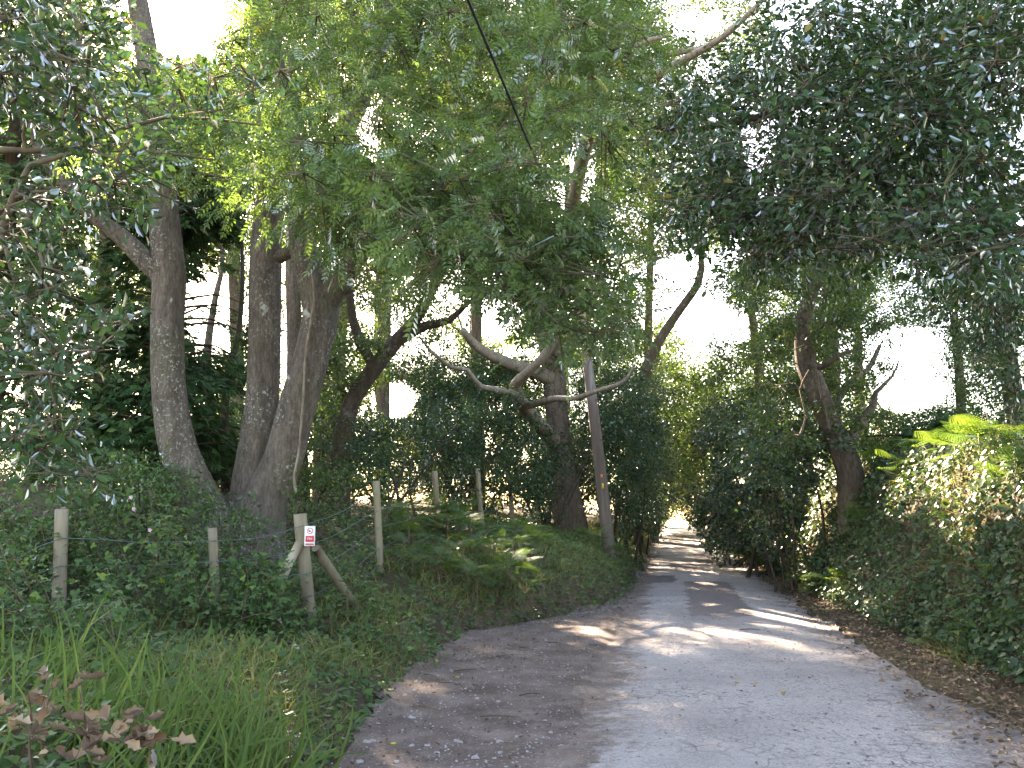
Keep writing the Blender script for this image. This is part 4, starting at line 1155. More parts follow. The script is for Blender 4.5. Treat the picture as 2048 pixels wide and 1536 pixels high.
fill = [
    ('mid-wood hazel thicket between the left ash stem and the cypress', 'hazel_bush', 420, 24, 'mid', [(430, 800, 70, 110, 22, 28, 12, .7), (400, 920, 70, 60, 20, 26, 10, .6)]),
    ('mid-wood hazel thicket behind the fork of the right ash stem', 'hazel_bush', 650, 23, 'mid', [(650, 760, 60, 120, 20, 26, 18, .7), (700, 600, 60, 60, 20, 25, 9, .6), (640, 940, 70, 50, 19, 24, 10, .6)]),
    ('dark holly thicket beneath the crooked dead limb', 'holly_bush', 900, 25, 'dark', [(900, 780, 90, 80, 22, 27, 26, .75), (820, 720, 60, 60, 22, 27, 10, .7), (1010, 790, 60, 60, 23, 27, 14, .7), (880, 900, 120, 50, 22, 27, 16, .7)]),
    ('dark holly thicket around the broad oak foot', 'holly_bush', 1090, 26, 'dark', [(1060, 880, 90, 90, 25, 29, 24, .8), (1170, 900, 70, 90, 24, 29, 24, .8), (1170, 720, 60, 60, 25, 29, 12, .75)]),
    ('dark holly wall on the left side of the lane beyond the pole', 'holly_bush', 1260, 28, 'dark', [(1260, 900, 55, 120, 26, 32, 34, .85), (1235, 760, 60, 80, 26, 31, 18, .85), (1285, 1010, 22, 40, 28, 34, 10, .6)]),
    ('dark holly wall on the right side of the lane past the ivy oak', 'holly_bush', 1520, 22, 'dark', [(1520, 880, 60, 100, 20, 26, 26, .7), (1480, 1000, 40, 50, 22, 28, 14, .6), (1580, 800, 60, 60, 19, 24, 12, .65)]),
    ('pale sunny hazel beyond the brown-capped fence post', 'hazel_bush', 560, 27, 'pale', [(500, 880, 60, 60, 25, 30, 10, .7), (910, 830, 40, 30, 28, 32, 5, .6)]),
    ('leafy hazel under the right bank trees', 'hazel_bush', 1740, 21, 'mid', [(1720, 880, 60, 50, 19, 23, 12, .55), (1640, 900, 50, 40, 18, 22, 8, .5), (1790, 900, 50, 30, 19, 22, 7, .5)]),
]
for lab, px, kind in [('low holly undergrowth far behind the cypresses', 90, 'dark'), ('low holly undergrowth far behind the left ash stem', 330, 'dark'), ('low leafy undergrowth far behind the ash trunks', 560, 'mid'),
                      ('low holly undergrowth far behind the brown-capped post', 760, 'dark'), ('low leafy undergrowth far behind the pale fence posts', 950, 'mid'), ('low holly undergrowth far behind the oak foot', 1130, 'dark')]:
    fill.append((lab, 'undergrowth_bush', px, 36, kind, [(px, 960, 130, 45, 30, 42, 26, 1.1), (px, 880, 130, 50, 32, 44, 18, 1.1)]))
for lab, nm, px, d, kind, regs in fill:
    b = gpt(px, d)
    cl = img_clumps(regs)
    st_ = []
    for k in range(5):
        c = cl[int(rng.integers(len(cl)))][0]; q = b + [rng.normal(0, .3), rng.normal(0, .3), -.1]
        st_.append((np.array([q, q * .5 + c * .5 + rng.normal(0, .2, 3), c]), np.array([.05, .035, .012])))
    far_tree(nm, lab, b, st_, cl, kind, {'dark': 'holly_leaf', 'pale': 'bramble_leaf'}.get(kind, 'oak_leaf'), 'dark_bark', 'thickets of the wood', 'shrub', maxr=.03, seg=6)

# ------------------------------------------------------------------ telegraph pole and its cable
pb = onground(2.2, 20.0, -.3)
top = at(1158, 585, 20.0)
pole = empty('telegraph_pole', onground(2.2, 20.0), 'leaning brown wooden telegraph pole on the left verge', 'pole')
P, r = spline([at(1219, 1110, 20.0), at(1190, 850, 20.0), top], [.145, .125, .10], .25)
P[0, 2] -= .4
V, F = tubes([(P, r)], 18, .015)
obj('shaft', mesh_np('shaft', V, F, M['pole_wood'], smooth_=True), pole)


def plate(name, c, w, h, t, mat, parent, nrm=(0, -1, 0), bev=.0):
    """thin bevelled plate facing nrm"""
    n = np.array(nrm, float); n /= np.linalg.norm(n)
    s = np.cross([0, 0, 1], n); s /= np.linalg.norm(s); u_ = np.cross(n, s)
    V = []
    for dn, k in ((0, 1.0), (t * .7, 1.0), (t, .96)):
        for a, b in ((-1, -1), (1, -1), (1, 1), (-1, 1)):
            V.append(np.array(c) + s * a * w / 2 * k + u_ * b * h / 2 * k + n * dn)
    F = [[3, 2, 1, 0], [8, 9, 10, 11]]
    for L in (0, 4):
        for i in range(4): F.append([L + i, L + (i + 1) % 4, L + 4 + (i + 1) % 4, L + 4 + i])
    return obj(name, mesh_np(name, np.array(V), np.array(F), mat), parent)


for nm, py_, mt in (('orange_marker', 952, 'orange_tag'), ('yellow_marker', 972, 'yellow_tag')):
    c = at(1203 + (py_ - 952) * .12, py_, 19.87)
    plate(nm, c, .045, .11 if 'yellow' in nm else .07, .012, M[mt], pole, (.35, -1, 0))
c = at(1186, 790, 19.86)
for py_ in (880, 800, 720):
    c = at(1158 + (py_ - 585) * .117 + 7, py_, 19.85)
    V, F = tubes([(np.array([c, c + [.10, -.05, .0], c + [.12, -.05, .03]]), np.array([.010, .010, .008]))], 6)
    obj('step_bolt', mesh_np('step_bolt', V, F, M['cable']), pole)
cab0 = top + [0, 0, -.1]
V, F = tubes([spline([cab0, at(1106, 410, 9.6), at(1047, 262, 6.3), at(935, -2, 4.8), at(935, -2, 4.8) * 4 - at(1047, 262, 6.3) * 3, at(935, -2, 4.8) * 10 - at(1047, 262, 6.3) * 9], [.0095] * 6, .2)], 8)
co = obj('overhead_cable', mesh_np('overhead_cable', V, F, M['cable'], smooth_=True))
tag(co, 'thick black overhead cable running from the telegraph pole out above the lane', 'cable')

# ------------------------------------------------------------------ wire fence with posts, brace and sign
fr = empty('wire_fence', onground(-2.32, 10.0), 'wire stock fence on rough round posts along the left verge', 'fence')


def post(px, py_top, py_bot, d, w, lean=0, name='post', mat='post_wood', split=False):
    a = at(px + lean, py_bot, d); b = at(px, py_top, d)
    g = float(H(a[0], a[1]))
    a = a + (b - a) * ((g - .25 - a[2]) / (b[2] - a[2]))
    P, r = spline([a, (a + b) / 2 + rng.normal(0, .006, 3), b], [w / 2 * 1.05, w / 2, w / 2 * .96], .15)
    V, F = tubes([(P, r)], 12, .06)
    obj(name, mesh_np(name, V, F, M[mat], smooth_=False), fr)
    return a, b


posts = []
posts.append(post(123, 1018, 1235, 8.4, .125, -6))
posts.append(post(425, 1056, 1195, 9.4, .095, 6))
posts.append(post(600, 1028, 1255, 10.0, .15, 20))
posts.append(post(752, 962, 1140, 12.7, .10, 8))
posts.append(post(869, 942, 1050, 16.6, .115, 8))
posts.append(post(955, 937, 1035, 18.6, .11, 8))
posts.append(post(1018, 950, 1030, 21.5, .11, 6))
# strut leaning on the strainer post
sa, sb = at(632, 1096, 10.05), at(722, 1178, 10.9)
sb[2] = float(H(sb[0], sb[1])) - .03
V, F = tubes([spline([sa, (sa + sb) / 2, sb], [.052, .055, .055], .15)], 12, .05)
obj('strut', mesh_np('strut', V, F, M['post_wood']), fr)
# pale split stake tied against the strainer post
sa, sb = at(600, 1085, 9.88), at(566, 1150, 9.85)
sb[2] = min(sb[2], 9)
sc_, sd = sa * 1.0, at(558, 1200, 9.8)
V, F = tubes([spline([sa, sb, sd], [.055, .062, .05], .1)], 7, .12)
obj('split_stake', mesh_np('split_stake', V, F, M['split_wood']), fr)


def wire(pts, r=.0045):
    P, rr = spline(pts, [r] * len(pts), .25)
    t = np.arange(len(P))
    P = P + np.stack([0 * t, 0 * t, .006 * np.sin(t * 1.1)], -1)
    V, F = tubes([(P, rr)], 5)
    obj('wire', mesh_np('wire', V, F, M['wire'], smooth_=True), fr)


for tops in ([(-60, 1150), (123, 1075), (425, 1082), (605, 1052), (753, 988), (869, 962), (955, 950), (1018, 955)],
             [(-60, 1190), (123, 1130), (425, 1124), (608, 1095), (755, 1022), (870, 990), (957, 978), (1018, 980)],
             [(425, 1150), (618, 1145), (757, 1056), (871, 1015), (958, 1000), (1019, 1000)],
             [(425, 1190), (622, 1190), (758, 1098), (872, 1040), (959, 1022), (1020, 1015)],
             [(560, 1245), (625, 1230), (760, 1130)]):
    ds = {-60: 8.0, 123: 8.33, 425: 9.34, 560: 9.7}
    pts = []
    for (px_, py_) in tops:
        j = int(np.argmin([abs(px_ - q) for q in (123, 425, 612, 756, 871, 957, 1018)]))
        d = [8.33, 9.33, 9.91, 12.63, 16.53, 18.53, 21.43][j]
        pts.append(at(px_, py_, ds.get(px_, d)))
    # slight sag
    q = []
    for a, b in zip(pts[:-1], pts[1:]):
        q += [a, (a + b) / 2 - [0, 0, .03 + .02 * random.random()]]
    q.append(pts[-1])
    wire(q)

sg = empty('warning_sign', at(618, 1090, 9.86), 'small white and red prohibition notice fixed to the strainer post', 'sign')
sn = np.array([.42, -1, 0]); sn = sn / np.linalg.norm(sn)
sc = at(619.5, 1072, 9.865)
W_, H_ = .115, .215
panel = plate('panel', sc, W_, H_, .006, M['white_plastic'], sg, sn)
ss = np.cross([0, 0, 1], sn); ss /= np.linalg.norm(ss); su = np.cross(sn, ss)
f0 = sc + sn * .0065
redp = plate('red_panel', f0 - su * .030, W_ * .80, .066, .0015, M['red_print'], panel, sn)
plate('red_strip', f0 - su * .092, W_ * .80, .013, .0015, M['red_print'], panel, sn)
plate('red_strip', f0 - su * .078, W_ * .72, .004, .0015, M['red_print'], panel, sn)


def ring(c, r0, r1, n=28):
    a = np.arange(n) * 2 * math.pi / n
    V = np.concatenate([c + np.outer(np.cos(a) * r, ss) + np.outer(np.sin(a) * r, su) + sn * .001 for r in (r0, r1)])
    i = np.arange(n); j = (i + 1) % n
    return V, np.stack([i, j, n + j, n + i], -1)


cc = f0 + su * .055
V, F = ring(cc, .027, .034)
obj('prohibition_ring', mesh_np('prohibition_ring', V, F, M['red_print']), panel)
d1 = (ss - su) / math.sqrt(2); d2 = (ss + su) / math.sqrt(2)
V = np.array([cc - d1 * .028 - d2 * .0032, cc + d1 * .028 - d2 * .0032, cc + d1 * .028 + d2 * .0032, cc - d1 * .028 + d2 * .0032]) + sn * .0022
obj('prohibition_bar', mesh_np('prohibition_bar', V, np.array([[0, 1, 2, 3]]), M['red_print']), panel)
V = np.array([cc - ss * .019 + su * .007, cc - ss * .002 + su * .007, cc + ss * .006 - su * .010, cc - ss * .012 - su * .010]) + sn * .0012
obj('pictogram', mesh_np('pictogram', V, np.array([[3, 2, 1, 0]]), M['black_print']), panel)
tc = bpy.data.curves.new('lettering', 'FONT'); tc.body = 'No'; tc.size = .040; tc.align_x = 'CENTER'; tc.align_y = 'CENTER'; tc.extrude = .0004
to = bpy.data.objects.new('lettering', tc)
tc.materials.append(M['white_plastic'])
lp = f0 - su * .028 + sn * .0025
mw = Matrix(((ss[0], su[0], sn[0], lp[0]), (ss[1], su[1], sn[1], lp[1]), (ss[2], su[2], sn[2], lp[2]), (0, 0, 0, 1)))
dg = bpy.context.evaluated_depsgraph_get()
tm_ = bpy.data.meshes.new_from_object(to)
tm_.name = 'lettering'; tm_.transform(mw)
obj('lettering', tm_, panel)

# ------------------------------------------------------------------ bramble bushes along the fence
def bramble(label, x, y, rx, h, ncane, nleaf, size=.085, singles=0, name='bramble_bush', leafm='bramble_leaf', group='brambles along the fence'):
    b = onground(x, y)
    root = empty(name, b, label, 'bramble', group)
    ch, P, A = [], [], []
    for k in range(ncane):
        a = rng.uniform(0, 2 * math.pi); q = rx * rng.uniform(.2, .6)
        s = np.array([x + math.cos(a) * q, y + math.sin(a) * q, 0]); s[2] = H(s[0], s[1]) - .05
        a2 = a + rng.normal(0, .8); L = rx * rng.uniform(.5, 1.2)
        hh = h * rng.uniform(.55, 1.15)
        e = s + [math.cos(a2) * L, math.sin(a2) * L, 0]; e[2] = H(e[0], e[1]) + hh * rng.uniform(.3, .85)
        m_ = (s + e) / 2 + [0, 0, hh * .75] + rng.normal(0, .06, 3)
        c, r = spline([s, m_, e], [.0055, .0045, .0022], .07)
        ch.append((c, r))
        i = rng.integers(int(len(c) * .15), len(c), nleaf // ncane)
        p = c[i] + rng.normal(0, .085, (len(i), 3))
        P.append(p); A.append(rng.normal(0, 1, (len(i), 3)) * [1, 1, .35] + [0, -.25, -.1])
    P = np.concatenate(P); A = np.concatenate(A)
    N = rng.normal(0, .45, P.shape) + [.1, -.35, 1]
    S = size * rng.uniform(.6, 1.25, len(P)); v = np.clip(rng.beta(2, 2.6, len(P)), 0, .95)
    kk = P[:, 2] > H(P[:, 0], P[:, 1]); P, A, N, S, v = P[kk], A[kk], N[kk], S[kk], v[kk]
    kk = keep(P, False); P, A, N, S, v = P[kk], A[kk], N[kk], S[kk], v[kk]
    V, F = tubes(ch, 5)
    obj('canes', mesh_np('canes', V, F, M['cane']), root)['kind'] = 'stuff'
    if singles:
        o_ = np.argsort(np.linalg.norm(P - [0, 0, CAMZ], axis=1)); a, b_ = o_[:singles], o_[singles:]
        single_leaves('leaf', 'tri' + leafm, TRI, M[leafm], root, P[a], A[a], N[a], S[a], v[a])
        P, A, N, S, v = P[b_], A[b_], N[b_], S[b_], v[b_]
    V, F, vv = leaf_arrays(TRI, P, A, N, S, v, .02)
    obj('foliage', mesh_np('foliage', V, F, M[leafm], vv), root)['kind'] = 'stuff'
    return root


bramble('bramble heaped round the weathered leftmost fence post', -4.75, 9.0, .7, .8, 16, 1080, singles=90)
bramble('bramble spilling over the wire between the leftmost post and the thin stake', -3.75, 8.9, .75, .85, 16, 1147, singles=110)
bramble('bramble tangle in front of the thin fence stake', -2.8, 8.9, .55, .50, 15, 1012, singles=110)
bramble('bramble climbing the strainer post below the notice', -2.75, 9.75, .5, .5, 9, 513, singles=80)
bramble('low bramble with red canes at the front of the verge grass', -3.4, 7.3, .8, .52, 14, 877, singles=110)
bramble('bramble mound at the picture edge below the holly', -4.75, 6.9, .75, .5, 14, 877, singles=80)
bramble('low bramble trailing from the strainer post foot to the gravel', -1.9, 9.2, .75, .32, 12, 648, size=.07, singles=70)
bramble('bramble behind the wire at the foot of the ash', -3.3, 10.6, .9, .85, 15, 945, size=.08)
bramble('bramble in the dark under the cypress', -5.3, 10.6, 1.1, 1.2, 16, 1080, size=.08)
bramble('bramble hanging on the wire by the leaning strut', -1.9, 11.2, .7, .5, 12, 648, size=.075)
for lab, px_, py_, rx_, h_ in [('bramble mound on the crest above the sunlit end of the right bank', 1990, 955, .7, .6), ('bramble trailing down the right bank face below the leaning ivy oak', 1740, 1000, .6, .35),
                              ('bramble hanging at mid height of the shaded right bank', 1880, 1090, .6, .3), ('low bramble rooted in the leaf litter at the right bank foot', 1960, 1240, .5, .25),
                              ('bramble mound on the crest left of the sunlit ferns', 1850, 950, .6, .5), ('bramble spilling down the bank at the foot of the ivy shrub', 1650, 1090, .6, .4), ('bramble sprawling beside the bank-face ferns', 2030, 1100, .6, .35)]:
    g = ground(px_, py_)
    bramble(lab, g[0], g[1], rx_, h_, 12, 420, size=.085, group='brambles on the right bank')
# pale pink bramble blossom
for k, (px_, py_) in enumerate([(262, 995), (300, 1060), (268, 1018)]):
    c = at(px_, py_, 7.6)
    o = empty('bramble_flower', c, 'pale pink bramble blossom at the top of the bramble heap', 'flower', 'bramble blossoms')
    n = 5
    a = np.arange(n) * 2 * math.pi / n
    A = np.stack([np.cos(a), np.zeros(n) - .3, np.sin(a)], -1)
    single_leaves('petal', 'petal', T_simple(.8), M['flower'], o, np.repeat(c[None], n, 0), A, np.repeat([[0.1, -1, .3]], n, 0), np.full(n, .022), rng.random(n))

# ------------------------------------------------------------------ bracken
def frond_mesh(L, bend, v0):
    V, F = [], []
    n = 15

    def spine(t): return np.array([L * t * (1 - bend * .25 * t), 0, -L * bend * .55 * t * t])
    for k in range(n):
        t = .16 + .82 * k / (n - 1)
        p = spine(t)
        w = L * (.36 * (1 - t) ** .75 * min(1, (t + .08) / .3) + .02)
        for sd in (-1, 1):
            a = np.array([.45, sd * .9, -.16 - .2 * t]); a /= np.linalg.norm(a)
            c = np.array([1., 0, -bend * t]); c /= np.linalg.norm(c)
            m = 6
            for q in range(m):                 # little leaflets either side of the pinna rib
                f = q / m; o = p + a * w * f + np.array([0, 0, -.10 * w * f * f])
                hl = L * .030 * (1 - f * .75) * (1.15 - .5 * t)
                for e in (-1, 1):
                    b = len(V)
                    V.extend([o, o + a * w / m * .95, o + c * e * hl + a * w / m * .75])
                    F.append([b, b + 1, b + 2])
            b = len(V)
            V.extend([p + a * w * .9, p + a * w + c * .004 * L, p + a * w * 1.12 + np.array([0, 0, -.03 * w])]); F.append([b, b + 1, b + 2])
    b = len(V)
    for t in (0, .3, .6, 1):
        p = spine(t)
        V.extend([p + [0, .007 * (1.1 - t), 0], p - [0, .007 * (1.1 - t), 0]])
    for i in range(3): F.extend([[b + 2 * i, b + 2 * i + 1, b + 2 * i + 3], [b + 2 * i, b + 2 * i + 3, b + 2 * i + 2]])
    V = np.array(V)
    return mesh_np('frond', V, np.array(F), M['fern'], np.clip(v0 + rng.normal(0, .06, len(V)), 0, 1))


FRONDS = [frond_mesh(1.0, b, v) for b in (.35, .6, .9) for v in (.2, .5, .85)]


def fern(x, y, label, n=6, L=.6, face=None, group='bracken ferns', stand=.3):
    b = onground(x, y)
    root = empty('bracken_fern', b, label, 'fern', group)
    st = []
    a0 = rng.uniform(0, 6.28)
    for k in range(n):
        a = a0 + k * 6.28 / n + rng.normal(0, .35) if face is None else face + rng.normal(0, .8)
        o = bpy.data.objects.new('frond', FRONDS[int(rng.integers(len(FRONDS)))])
        o.parent = root
        hh = stand * rng.uniform(.6, 1.3)
        o.location = (0, 0, hh)
        o.rotation_euler = (rng.normal(0, .2), -rng.uniform(.1, .75), a)
        s = L * rng.uniform(.7, 1.2); o.scale = (s, s, s)
        col.objects.link(o)
        st.append((np.array([[0, 0, -.03], [0.01 * math.cos(a), .01 * math.sin(a), hh]]), np.array([.006, .005])))
    V, F = tubes(st, 5)
    o = bpy.data.objects.new('stalk', mesh_np('stalk', V, F, M['cane'])); o.parent = root; col.objects.link(o)


for k in range(46):
    px_ = rng.uniform(770, 1075); d = rng.uniform(12.6, 18)
    flab = 'bracken fern just behind the brown-capped fence post' if px_ < 860 else ('bracken fern in front of the pair of pale fence posts' if px_ < 965 else 'bracken fern between the last fence post and the lane')
    p = at(px_, 1000, d)
    fern(p[0], p[1], flab, 7, rng.uniform(.45, .68), group='bracken bed inside the fence', stand=.32)
for px_, d in [(1190, 19.3), (1210, 19.0), (1175, 19.8), (1232, 19.6)]:
    p = at(px_, 1000, d); fern(p[0], p[1], 'fern drooping round the foot of the telegraph pole', 6, .55, group='ferns at the pole foot', stand=.3)
for px_, d in [(985, 13.9), (1062, 14.6)]:
    p = at(px_, 1000, d); fern(p[0], p[1], 'small fern on the low earth edge beside the gravel', 6, .3, group='small verge ferns', stand=.1)
for px_, d in [(700, 10.3), (560, 9.3), (500, 9.0)]:
    p = at(px_, 1000, d); fern(p[0], p[1], 'fern half buried in bramble near the strainer post', 5, .45, group='ferns in the bramble', stand=.3)
for px_, d in [(1640, 16.4), (1700, 16.2), (1760, 16.0), (1830, 14.8), (1960, 11.6), (2030, 11.2), (1910, 12.2), (1600, 17.4), (1720, 15.4), (1870, 13.6), (1660, 15.6), (1620, 16.8), (1790, 14.6), (1990, 10.6), (1740, 16.6), (2040, 10.2)]:
    p = at(px_, 900, d); fern(p[0], p[1], 'bracken fern arching from the crest of the right bank', 6, .7, face=-2.0, group='bracken on the right bank crest', stand=.25)
for px_, py_ in [(1995, 1160), (2030, 1250), (1900, 1090), (1790, 1080), (1560, 1030), (1660, 1000), (1690, 970), (1640, 1060), (1840, 1000), (1960, 1040)]:
    g = ground(px_, py_); fern(g[0], g[1], 'fern hanging on the shaded face of the right bank', 5, .36, face=-2.2, group='ferns on the bank face', stand=.06)

# ------------------------------------------------------------------ ground cover
def cover(name, label, cat, tm, matname, P, A, N, S, v, warp=.02, beams=True):
    if beams is True:
        pass
    V, F, vv = leaf_arrays(tm, P, A, N, S, v, warp)
    tag(obj(name, mesh_np(name, V, F, M[matname], vv)), label, cat, kind='stuff')


def patchy(x, y, s, k, th):
    return wob(x, y, s, k) + .25 * rng.normal(0, 1, len(x)) > th


def scatter(n, y0, y1, u0, u1, near=1.6):
    """more points near the viewer"""
    y = y0 + (y1 - y0) * rng.random(n) ** near
    u = rng.uniform(0, 1, n)
    lo, hi = u0(y) if callable(u0) else u0, u1(y) if callable(u1) else u1
    u = lo + (hi - lo) * u
    x = u / COS10 + xc(y)
    return x, y, u


def gnormal(x, y, e=.15):
    dx = (H(x + e, y) - H(x - e, y)) / (2 * e); dy = (H(x, y + e) - H(x, y - e)) / (2 * e)
    return unit(np.stack([-dx, -dy, np.ones_like(dx)], -1))


# ivy and bramble leaves clothing the right bank
x, y, u = scatter(42000, 4.5, 30, lambda y: np.interp(y, [0, 9, 13, 18], [2.35, 2.3, 2.05, 1.9]), lambda y: np.interp(y, [0, 9, 18], [4.3, 4.2, 3.9]), 1.35)
n_ = gnormal(x, y)
h = np.abs(rng.normal(0, .09, len(x))) + .10 * (wob(x, y, 3.5) + .4)
P = np.stack([x, y, H(x, y)], -1) + n_ * np.clip(h, 0, .35)[:, None]
ok = (wob(x, y, 1.6, 1) > -.55) | (rng.random(len(x)) < .5)
ok &= rng.random(len(x)) < np.clip((u - np.interp(y, [0, 9, 13, 18], [2.3, 2.25, 1.95, 1.8])) / .35, .12, 1)
P, n_, y_ = P[ok], n_[ok], y[ok]
A = rng.normal(0, 1, P.shape) * [1, 1, .5] + [-.3, -.2, -.6]
N = n_ + rng.normal(0, .45, P.shape) + [-.1, -.2, .35]
S = np.where(rng.random(len(P)) < .2, 1.5, 1.0) * rng.uniform(.035, .085, len(P)) * np.interp(y_, [3, 20, 45], [.9, 1.0, 1.5])
cover('bank_ivy', 'mat of ivy and bramble leaves clothing the right bank', 'ivy', IVY, 'ivy_leaf', P, A, N, S, np.clip(rng.beta(2, 2.4, len(P)), 0, 1))
# dry grass and brown stems over the right bank
x, y, u = scatter(16000, 4, 24, 2.2, 4.2, 1.3)
ok = wob(x, y, 1.3, 3) > -.1
x, y = x[ok], y[ok]; n_ = gnormal(x, y)
P = np.stack([x, y, H(x, y) - .01], -1)
A = n_ * .7 + rng.normal(0, .45, P.shape) + [-.45, -.2, .1]
cover('bank_grass', 'thin yellowing grass hanging over the right bank', 'grass', T_grass(.9, .013), 'verge_grass', P, A, np.cross(A, rng.normal(0, 1, P.shape)), rng.uniform(.14, .38, len(P)), np.clip(rng.beta(3, 2, len(P)) + .1, 0, 1), 0)

# fallen leaves along the right edge, thinning on to the lane
x, y, u = scatter(21000, 2.5, 30, 1.2, 3.3, 1.5)
pr = np.interp(u, [1.2, 1.5, 1.8, 2.6, 3.4], [.03, .30, .9, .85, .10]) * np.interp(y, [2, 6, 10, 32], [1, 1, .9, .6])
ok = rng.random(len(x)) < pr
x, y = x[ok], y[ok]
P = np.stack([x, y, H(x, y) + rng.uniform(.004, .05, len(x))], -1)
A = rng.normal(0, 1, P.shape) * [1, 1, .25]; N = rng.normal(0, .4, P.shape) + gnormal(x, y)
cover('leaf_litter', 'brown fallen leaves drifted along the right edge of the lane', 'leaf litter', T_scrap(), 'dead_leaf', P, A, N, rng.uniform(.03, .075, len(P)), rng.random(len(P)) ** .65, .05)
# litter and crumbs on the verge, track and lane
x, y, u = scatter(12000, 3, 24, lambda y: ul(y) - .5, lambda y: ul(y) * 0 + 1.5, 1.5)
pr = np.where(u < -1.4, .55, .13) * (wob(x, y, .9, 4) > -.35)
pr = np.where(u < ul(y) + .28, .95, pr)
ok = rng.random(len(x)) < pr
x, y = x[ok], y[ok]
P = np.stack([x, y, H(x, y) + .016], -1)
A = rng.normal(0, 1, P.shape) * [1, 1, .12]; N = rng.normal(0, .25, P.shape) + [0, 0, 1]
cover('leaf_crumbs', 'broken leaf scraps strewn over the gravel pull-in and lane', 'leaf litter', T_scrap(), 'dead_leaf', P, A, N, rng.uniform(.014, .042, len(P)), rng.random(len(P)) * .8, .03)

# left verge: ivy, herbs, grass
x, y, u = scatter(31000, 2.6, 28, lambda y: ul(y) - np.interp(y, [4, 12, 28], [4.5, 5, 4]), lambda y: ul(y) + .02, 1.6)
s = ul(y) - u
h = np.abs(rng.normal(0, .06, len(x))) + .06 * (wob(x, y, 2.6, 1) + .4)
P = np.stack([x, y, H(x, y) + np.clip(h, .01, .3) * np.clip(s * 1.6, .15, 1)], -1)
ok = (wob(x, y, 1.3, 5) > -.45) | (rng.random(len(x)) < .6)
P, y_ = P[ok], y[ok]
A = rng.normal(0, 1, P.shape) * [1, 1, .3] + [.1, -.3, -.1]; N = rng.normal(0, .4, P.shape) + [.1, -.3, 1]
S = rng.uniform(.035, .085, len(P)) * np.interp(y_, [4, 20, 40], [.9, 1.15, 1.6])
cover('verge_herbs', 'low ivy and herb leaves covering the left verge', 'ground cover', IVY, 'bramble_leaf', P, A, N, S, np.clip(rng.beta(2, 3, len(P)), 0, .93))
x, y, u = scatter(36000, 4.2, 40, lambda y: ul(y) - 2.6, lambda y: ul(y) + .22, 1.35)
s = ul(y) - u
ok = (wob(x, y, 1.1, 8) > -.25) & (rng.random(len(x)) < np.exp(-np.clip(s - .8, 0, 9) * .8)) & ((s > .05) | (rng.random(len(x)) < .6 * (wob(x, y, 2.5, 3) > -.2)))
x, y, s = x[ok], y[ok], s[ok]
P = np.stack([x, y, H(x, y) - .01], -1)
A = rng.normal(0, .42, P.shape) + [.25, -.15, .9]
S = rng.uniform(.10, .30, len(P)) * np.clip(.5 + s, .3, 1.15)
cover('verge_grass', 'short green and straw grass edging the left verge', 'grass', T_grass(.7, .018), 'verge_grass', P, A, np.cross(A, rng.normal(0, 1, P.shape)), S, np.clip(rng.beta(2.6, 1.3, len(P)), 0, 1), 0)

# tall bright grass close to the lens on the left
Pn = []
for px_, py_, sp, k in [(300, 1440, 70, 130), (400, 1420, 60, 120), (200, 1380, 80, 130), (110, 1400, 70, 120), (60, 1330, 50, 70), (480, 1490, 50, 100), (330, 1350, 60, 90), (520, 1525, 40, 70), (160, 1300, 60, 60), (420, 1530, 80, 90), (250, 1530, 120, 90)]:
    for i in range(k):
        g = ground(px_ + rng.normal(0, sp), min(1640, py_ + 70 + rng.normal(0, 35)))
        Pn.append(g)
P = np.array(Pn); P[:, 2] -= .02
kk = rng.random(len(P)) < .62; P = P[kk]
A = rng.normal(0, .30, P.shape) + [.38, -.05, .85]
N = np.cross(A, rng.normal(0, .6, P.shape) + [0, 1, 0]) * 0 + rng.normal(0, .5, P.shape) + [.5, -1.0, .3]
S = rng.uniform(.22, .66, len(P)) * np.interp(P[:, 1], [2.5, 5, 7], [.8, 1, 1])
cover('tall_grass', 'long bright green grass blades at the near left verge', 'grass', T_grass(.85, .016), 'grass', P, A, N, S, np.clip(rng.beta(2, 2.2, len(P)) * .9, 0, .93), 0)

# dead sprig with brown leaves in the near grass ---------------------------------------
dl = [(95, 1345), (55, 1385), (150, 1350), (120, 1430), (80, 1450), (165, 1440), (60, 1460), (185, 1435), (215, 1445), (240, 1430), (205, 1470), (250, 1485), (190, 1480), (275, 1465), (300, 1450), (285, 1490), (320, 1460), (305, 1500),
      (150, 1520), (180, 1525), (100, 1500), (40, 1410), (130, 1385), (235, 1465), (330, 1475), (270, 1440), (70, 1420), (110, 1400), (165, 1500), (20, 1440)]
dl += [(x_ + rng.normal(0, 16), y_ + rng.normal(0, 12)) for x_, y_ in dl]
c0 = at(60, 1560, 3.3)
sr = empty('dead_oak_sprig', onground(c0[0], c0[1]), 'dead twig of curled brown leaves lying in the near grass', 'dead twig')
pts = [at(px_, py_, 3.3 + .35 * rng.random()) for px_, py_ in dl]
st = []
hubs = [at(60, 1470, 3.5), at(170, 1470, 3.5), at(280, 1490, 3.5)]
rootp = np.array([c0[0], 3.5, float(H(c0[0], 3.5)) - .02])
st.append(spline([rootp, hubs[0], hubs[1], hubs[2]], [.006, .005, .004, .003], .08))
for p in pts:
    hbx = min(hubs, key=lambda q: np.linalg.norm(q - p))
    st.append(spline([hbx, (hbx + p) / 2 + rng.normal(0, .015, 3), p], [.003, .0022, .0016], .05))
V, F = tubes(st, 5)
obj('stem', mesh_np('stem', V, F, M['cane']), sr)
P = np.array(pts)
single_leaves('leaf', 'deadbig', DEAD, M['dead_leaf'], sr, P, rng.normal(0, 1, P.shape) * [1, .5, .5] + [.3, 0, -.1], rng.normal(0, .5, P.shape) + [0, -.5, 1], rng.uniform(.06, .10, len(P)), rng.uniform(.35, 1, len(P)))

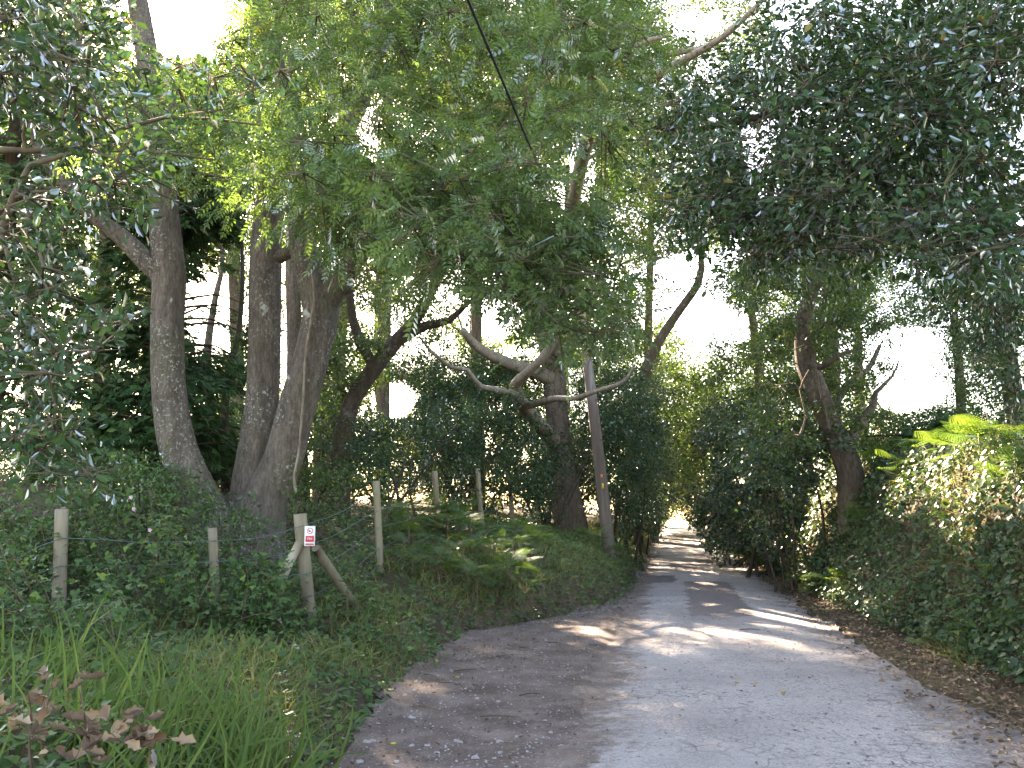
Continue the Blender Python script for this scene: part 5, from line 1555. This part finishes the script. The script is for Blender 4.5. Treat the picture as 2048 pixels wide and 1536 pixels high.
# stones, twigs and yellow leaves on the track --------------------------------------------
x, y, u = scatter(5200, 3.0, 18, lambda y: ul(y) - .05, lambda y: ul(y) * 0 - .75, 1.4)
ok = rng.random(len(x)) < .35 + .5 * (wob(x, y, 1.2, 6) > 0)
x, y = x[ok], y[ok]
P = np.stack([x, y, H(x, y) + .004], -1)
A = rng.normal(0, 1, P.shape) * [1, 1, 0]
m_ = M['stone']
cover('gravel', 'loose grey gravel on the pull-in', 'gravel', T_stone(), 'stone', P, A, np.repeat([[0, 0, 1.]], len(P), 0), rng.uniform(.008, .026, len(P)), rng.random(len(P)), .08)
TSV, TSF = T_stone()
stone_me = [mesh_np('stone', TSV + rng.normal(0, .06, TSV.shape), TSF, M['stone']) for _ in range(4)]
for k in range(34):
    while True:
        g = ground(rng.uniform(680, 1180), rng.uniform(1270, 1530))
        if ul(g[1]) + .1 < U(g[0], g[1]) < -1.3: break
    o = bpy.data.objects.new('stone', stone_me[k % 4]); o.location = (g[0], g[1], float(H(g[0], g[1])) + .003)
    o.rotation_euler = (0, 0, rng.uniform(0, 6.28)); s = rng.uniform(.035, .075); o.scale = (s, s, s * .7); col.objects.link(o)
    tag(o, 'pale flat stone lying on the gravel pull-in', 'stone', 'larger stones on the gravel')
for k, (px_, py_) in enumerate([(860, 1355), (900, 1372), (1010, 1315), (1050, 1300), (930, 1250), (960, 1262), (900, 1290), (1060, 1395), (1000, 1440), (850, 1420), (790, 1330), (1110, 1290), (930, 1345), (1500, 1262)]):
    g = ground(px_, py_); a = rng.uniform(-.7, .7); L = rng.uniform(.12, .32)
    dvec = np.array([math.cos(a), math.sin(a), 0])
    p0 = g - dvec * L / 2; p1 = g + dvec * L / 2; mid = g + rng.normal(0, .02, 3)
    for q in (p0, mid, p1): q[2] = float(H(q[0], q[1])) + .018
    mid[2] += .008
    V, F = tubes([spline([p0 - g, mid - g, p1 - g], [.006, .005, .003], .05)], 5, .1)
    o = obj('fallen_twig', mesh_np('fallen_twig', V, F, M['cane'])); o.location = Vector(g)
    tag(o, 'short pale twig fallen on the ground beside the lane', 'twig', 'fallen twigs')
yl = [(875, 1328), (990, 1320), (910, 1360), (1510, 1375), (1480, 1370), (1820, 1400), (1560, 1392), (1985, 1405), (2010, 1490), (1990, 1485), (740, 1355), (880, 1365), (1700, 1300), (1905, 1300), (1865, 1330), (1750, 1290), (625, 1500), (780, 1497), (1090, 1255), (1640, 1265)]
yme = [mesh_np('fallen_leaf', DEAD[0] + rng.normal(0, .02, DEAD[0].shape), DEAD[1], M['yellow_leaf'], np.full(len(DEAD[0]), q)) for q in (.1, .5, .9)]
for k, (px_, py_) in enumerate(yl):
    g = ground(px_, py_)
    o = bpy.data.objects.new('fallen_leaf', yme[k % 3]); o.location = (g[0], g[1], float(H(g[0], g[1])) + .02)
    o.rotation_euler = (rng.normal(0, .2), rng.normal(0, .2), rng.uniform(0, 6.28)); s = rng.uniform(.04, .065); o.scale = (s, s, s); col.objects.link(o)
    tag(o, 'single yellow leaf fallen on the ground', 'leaf', 'yellow fallen leaves')
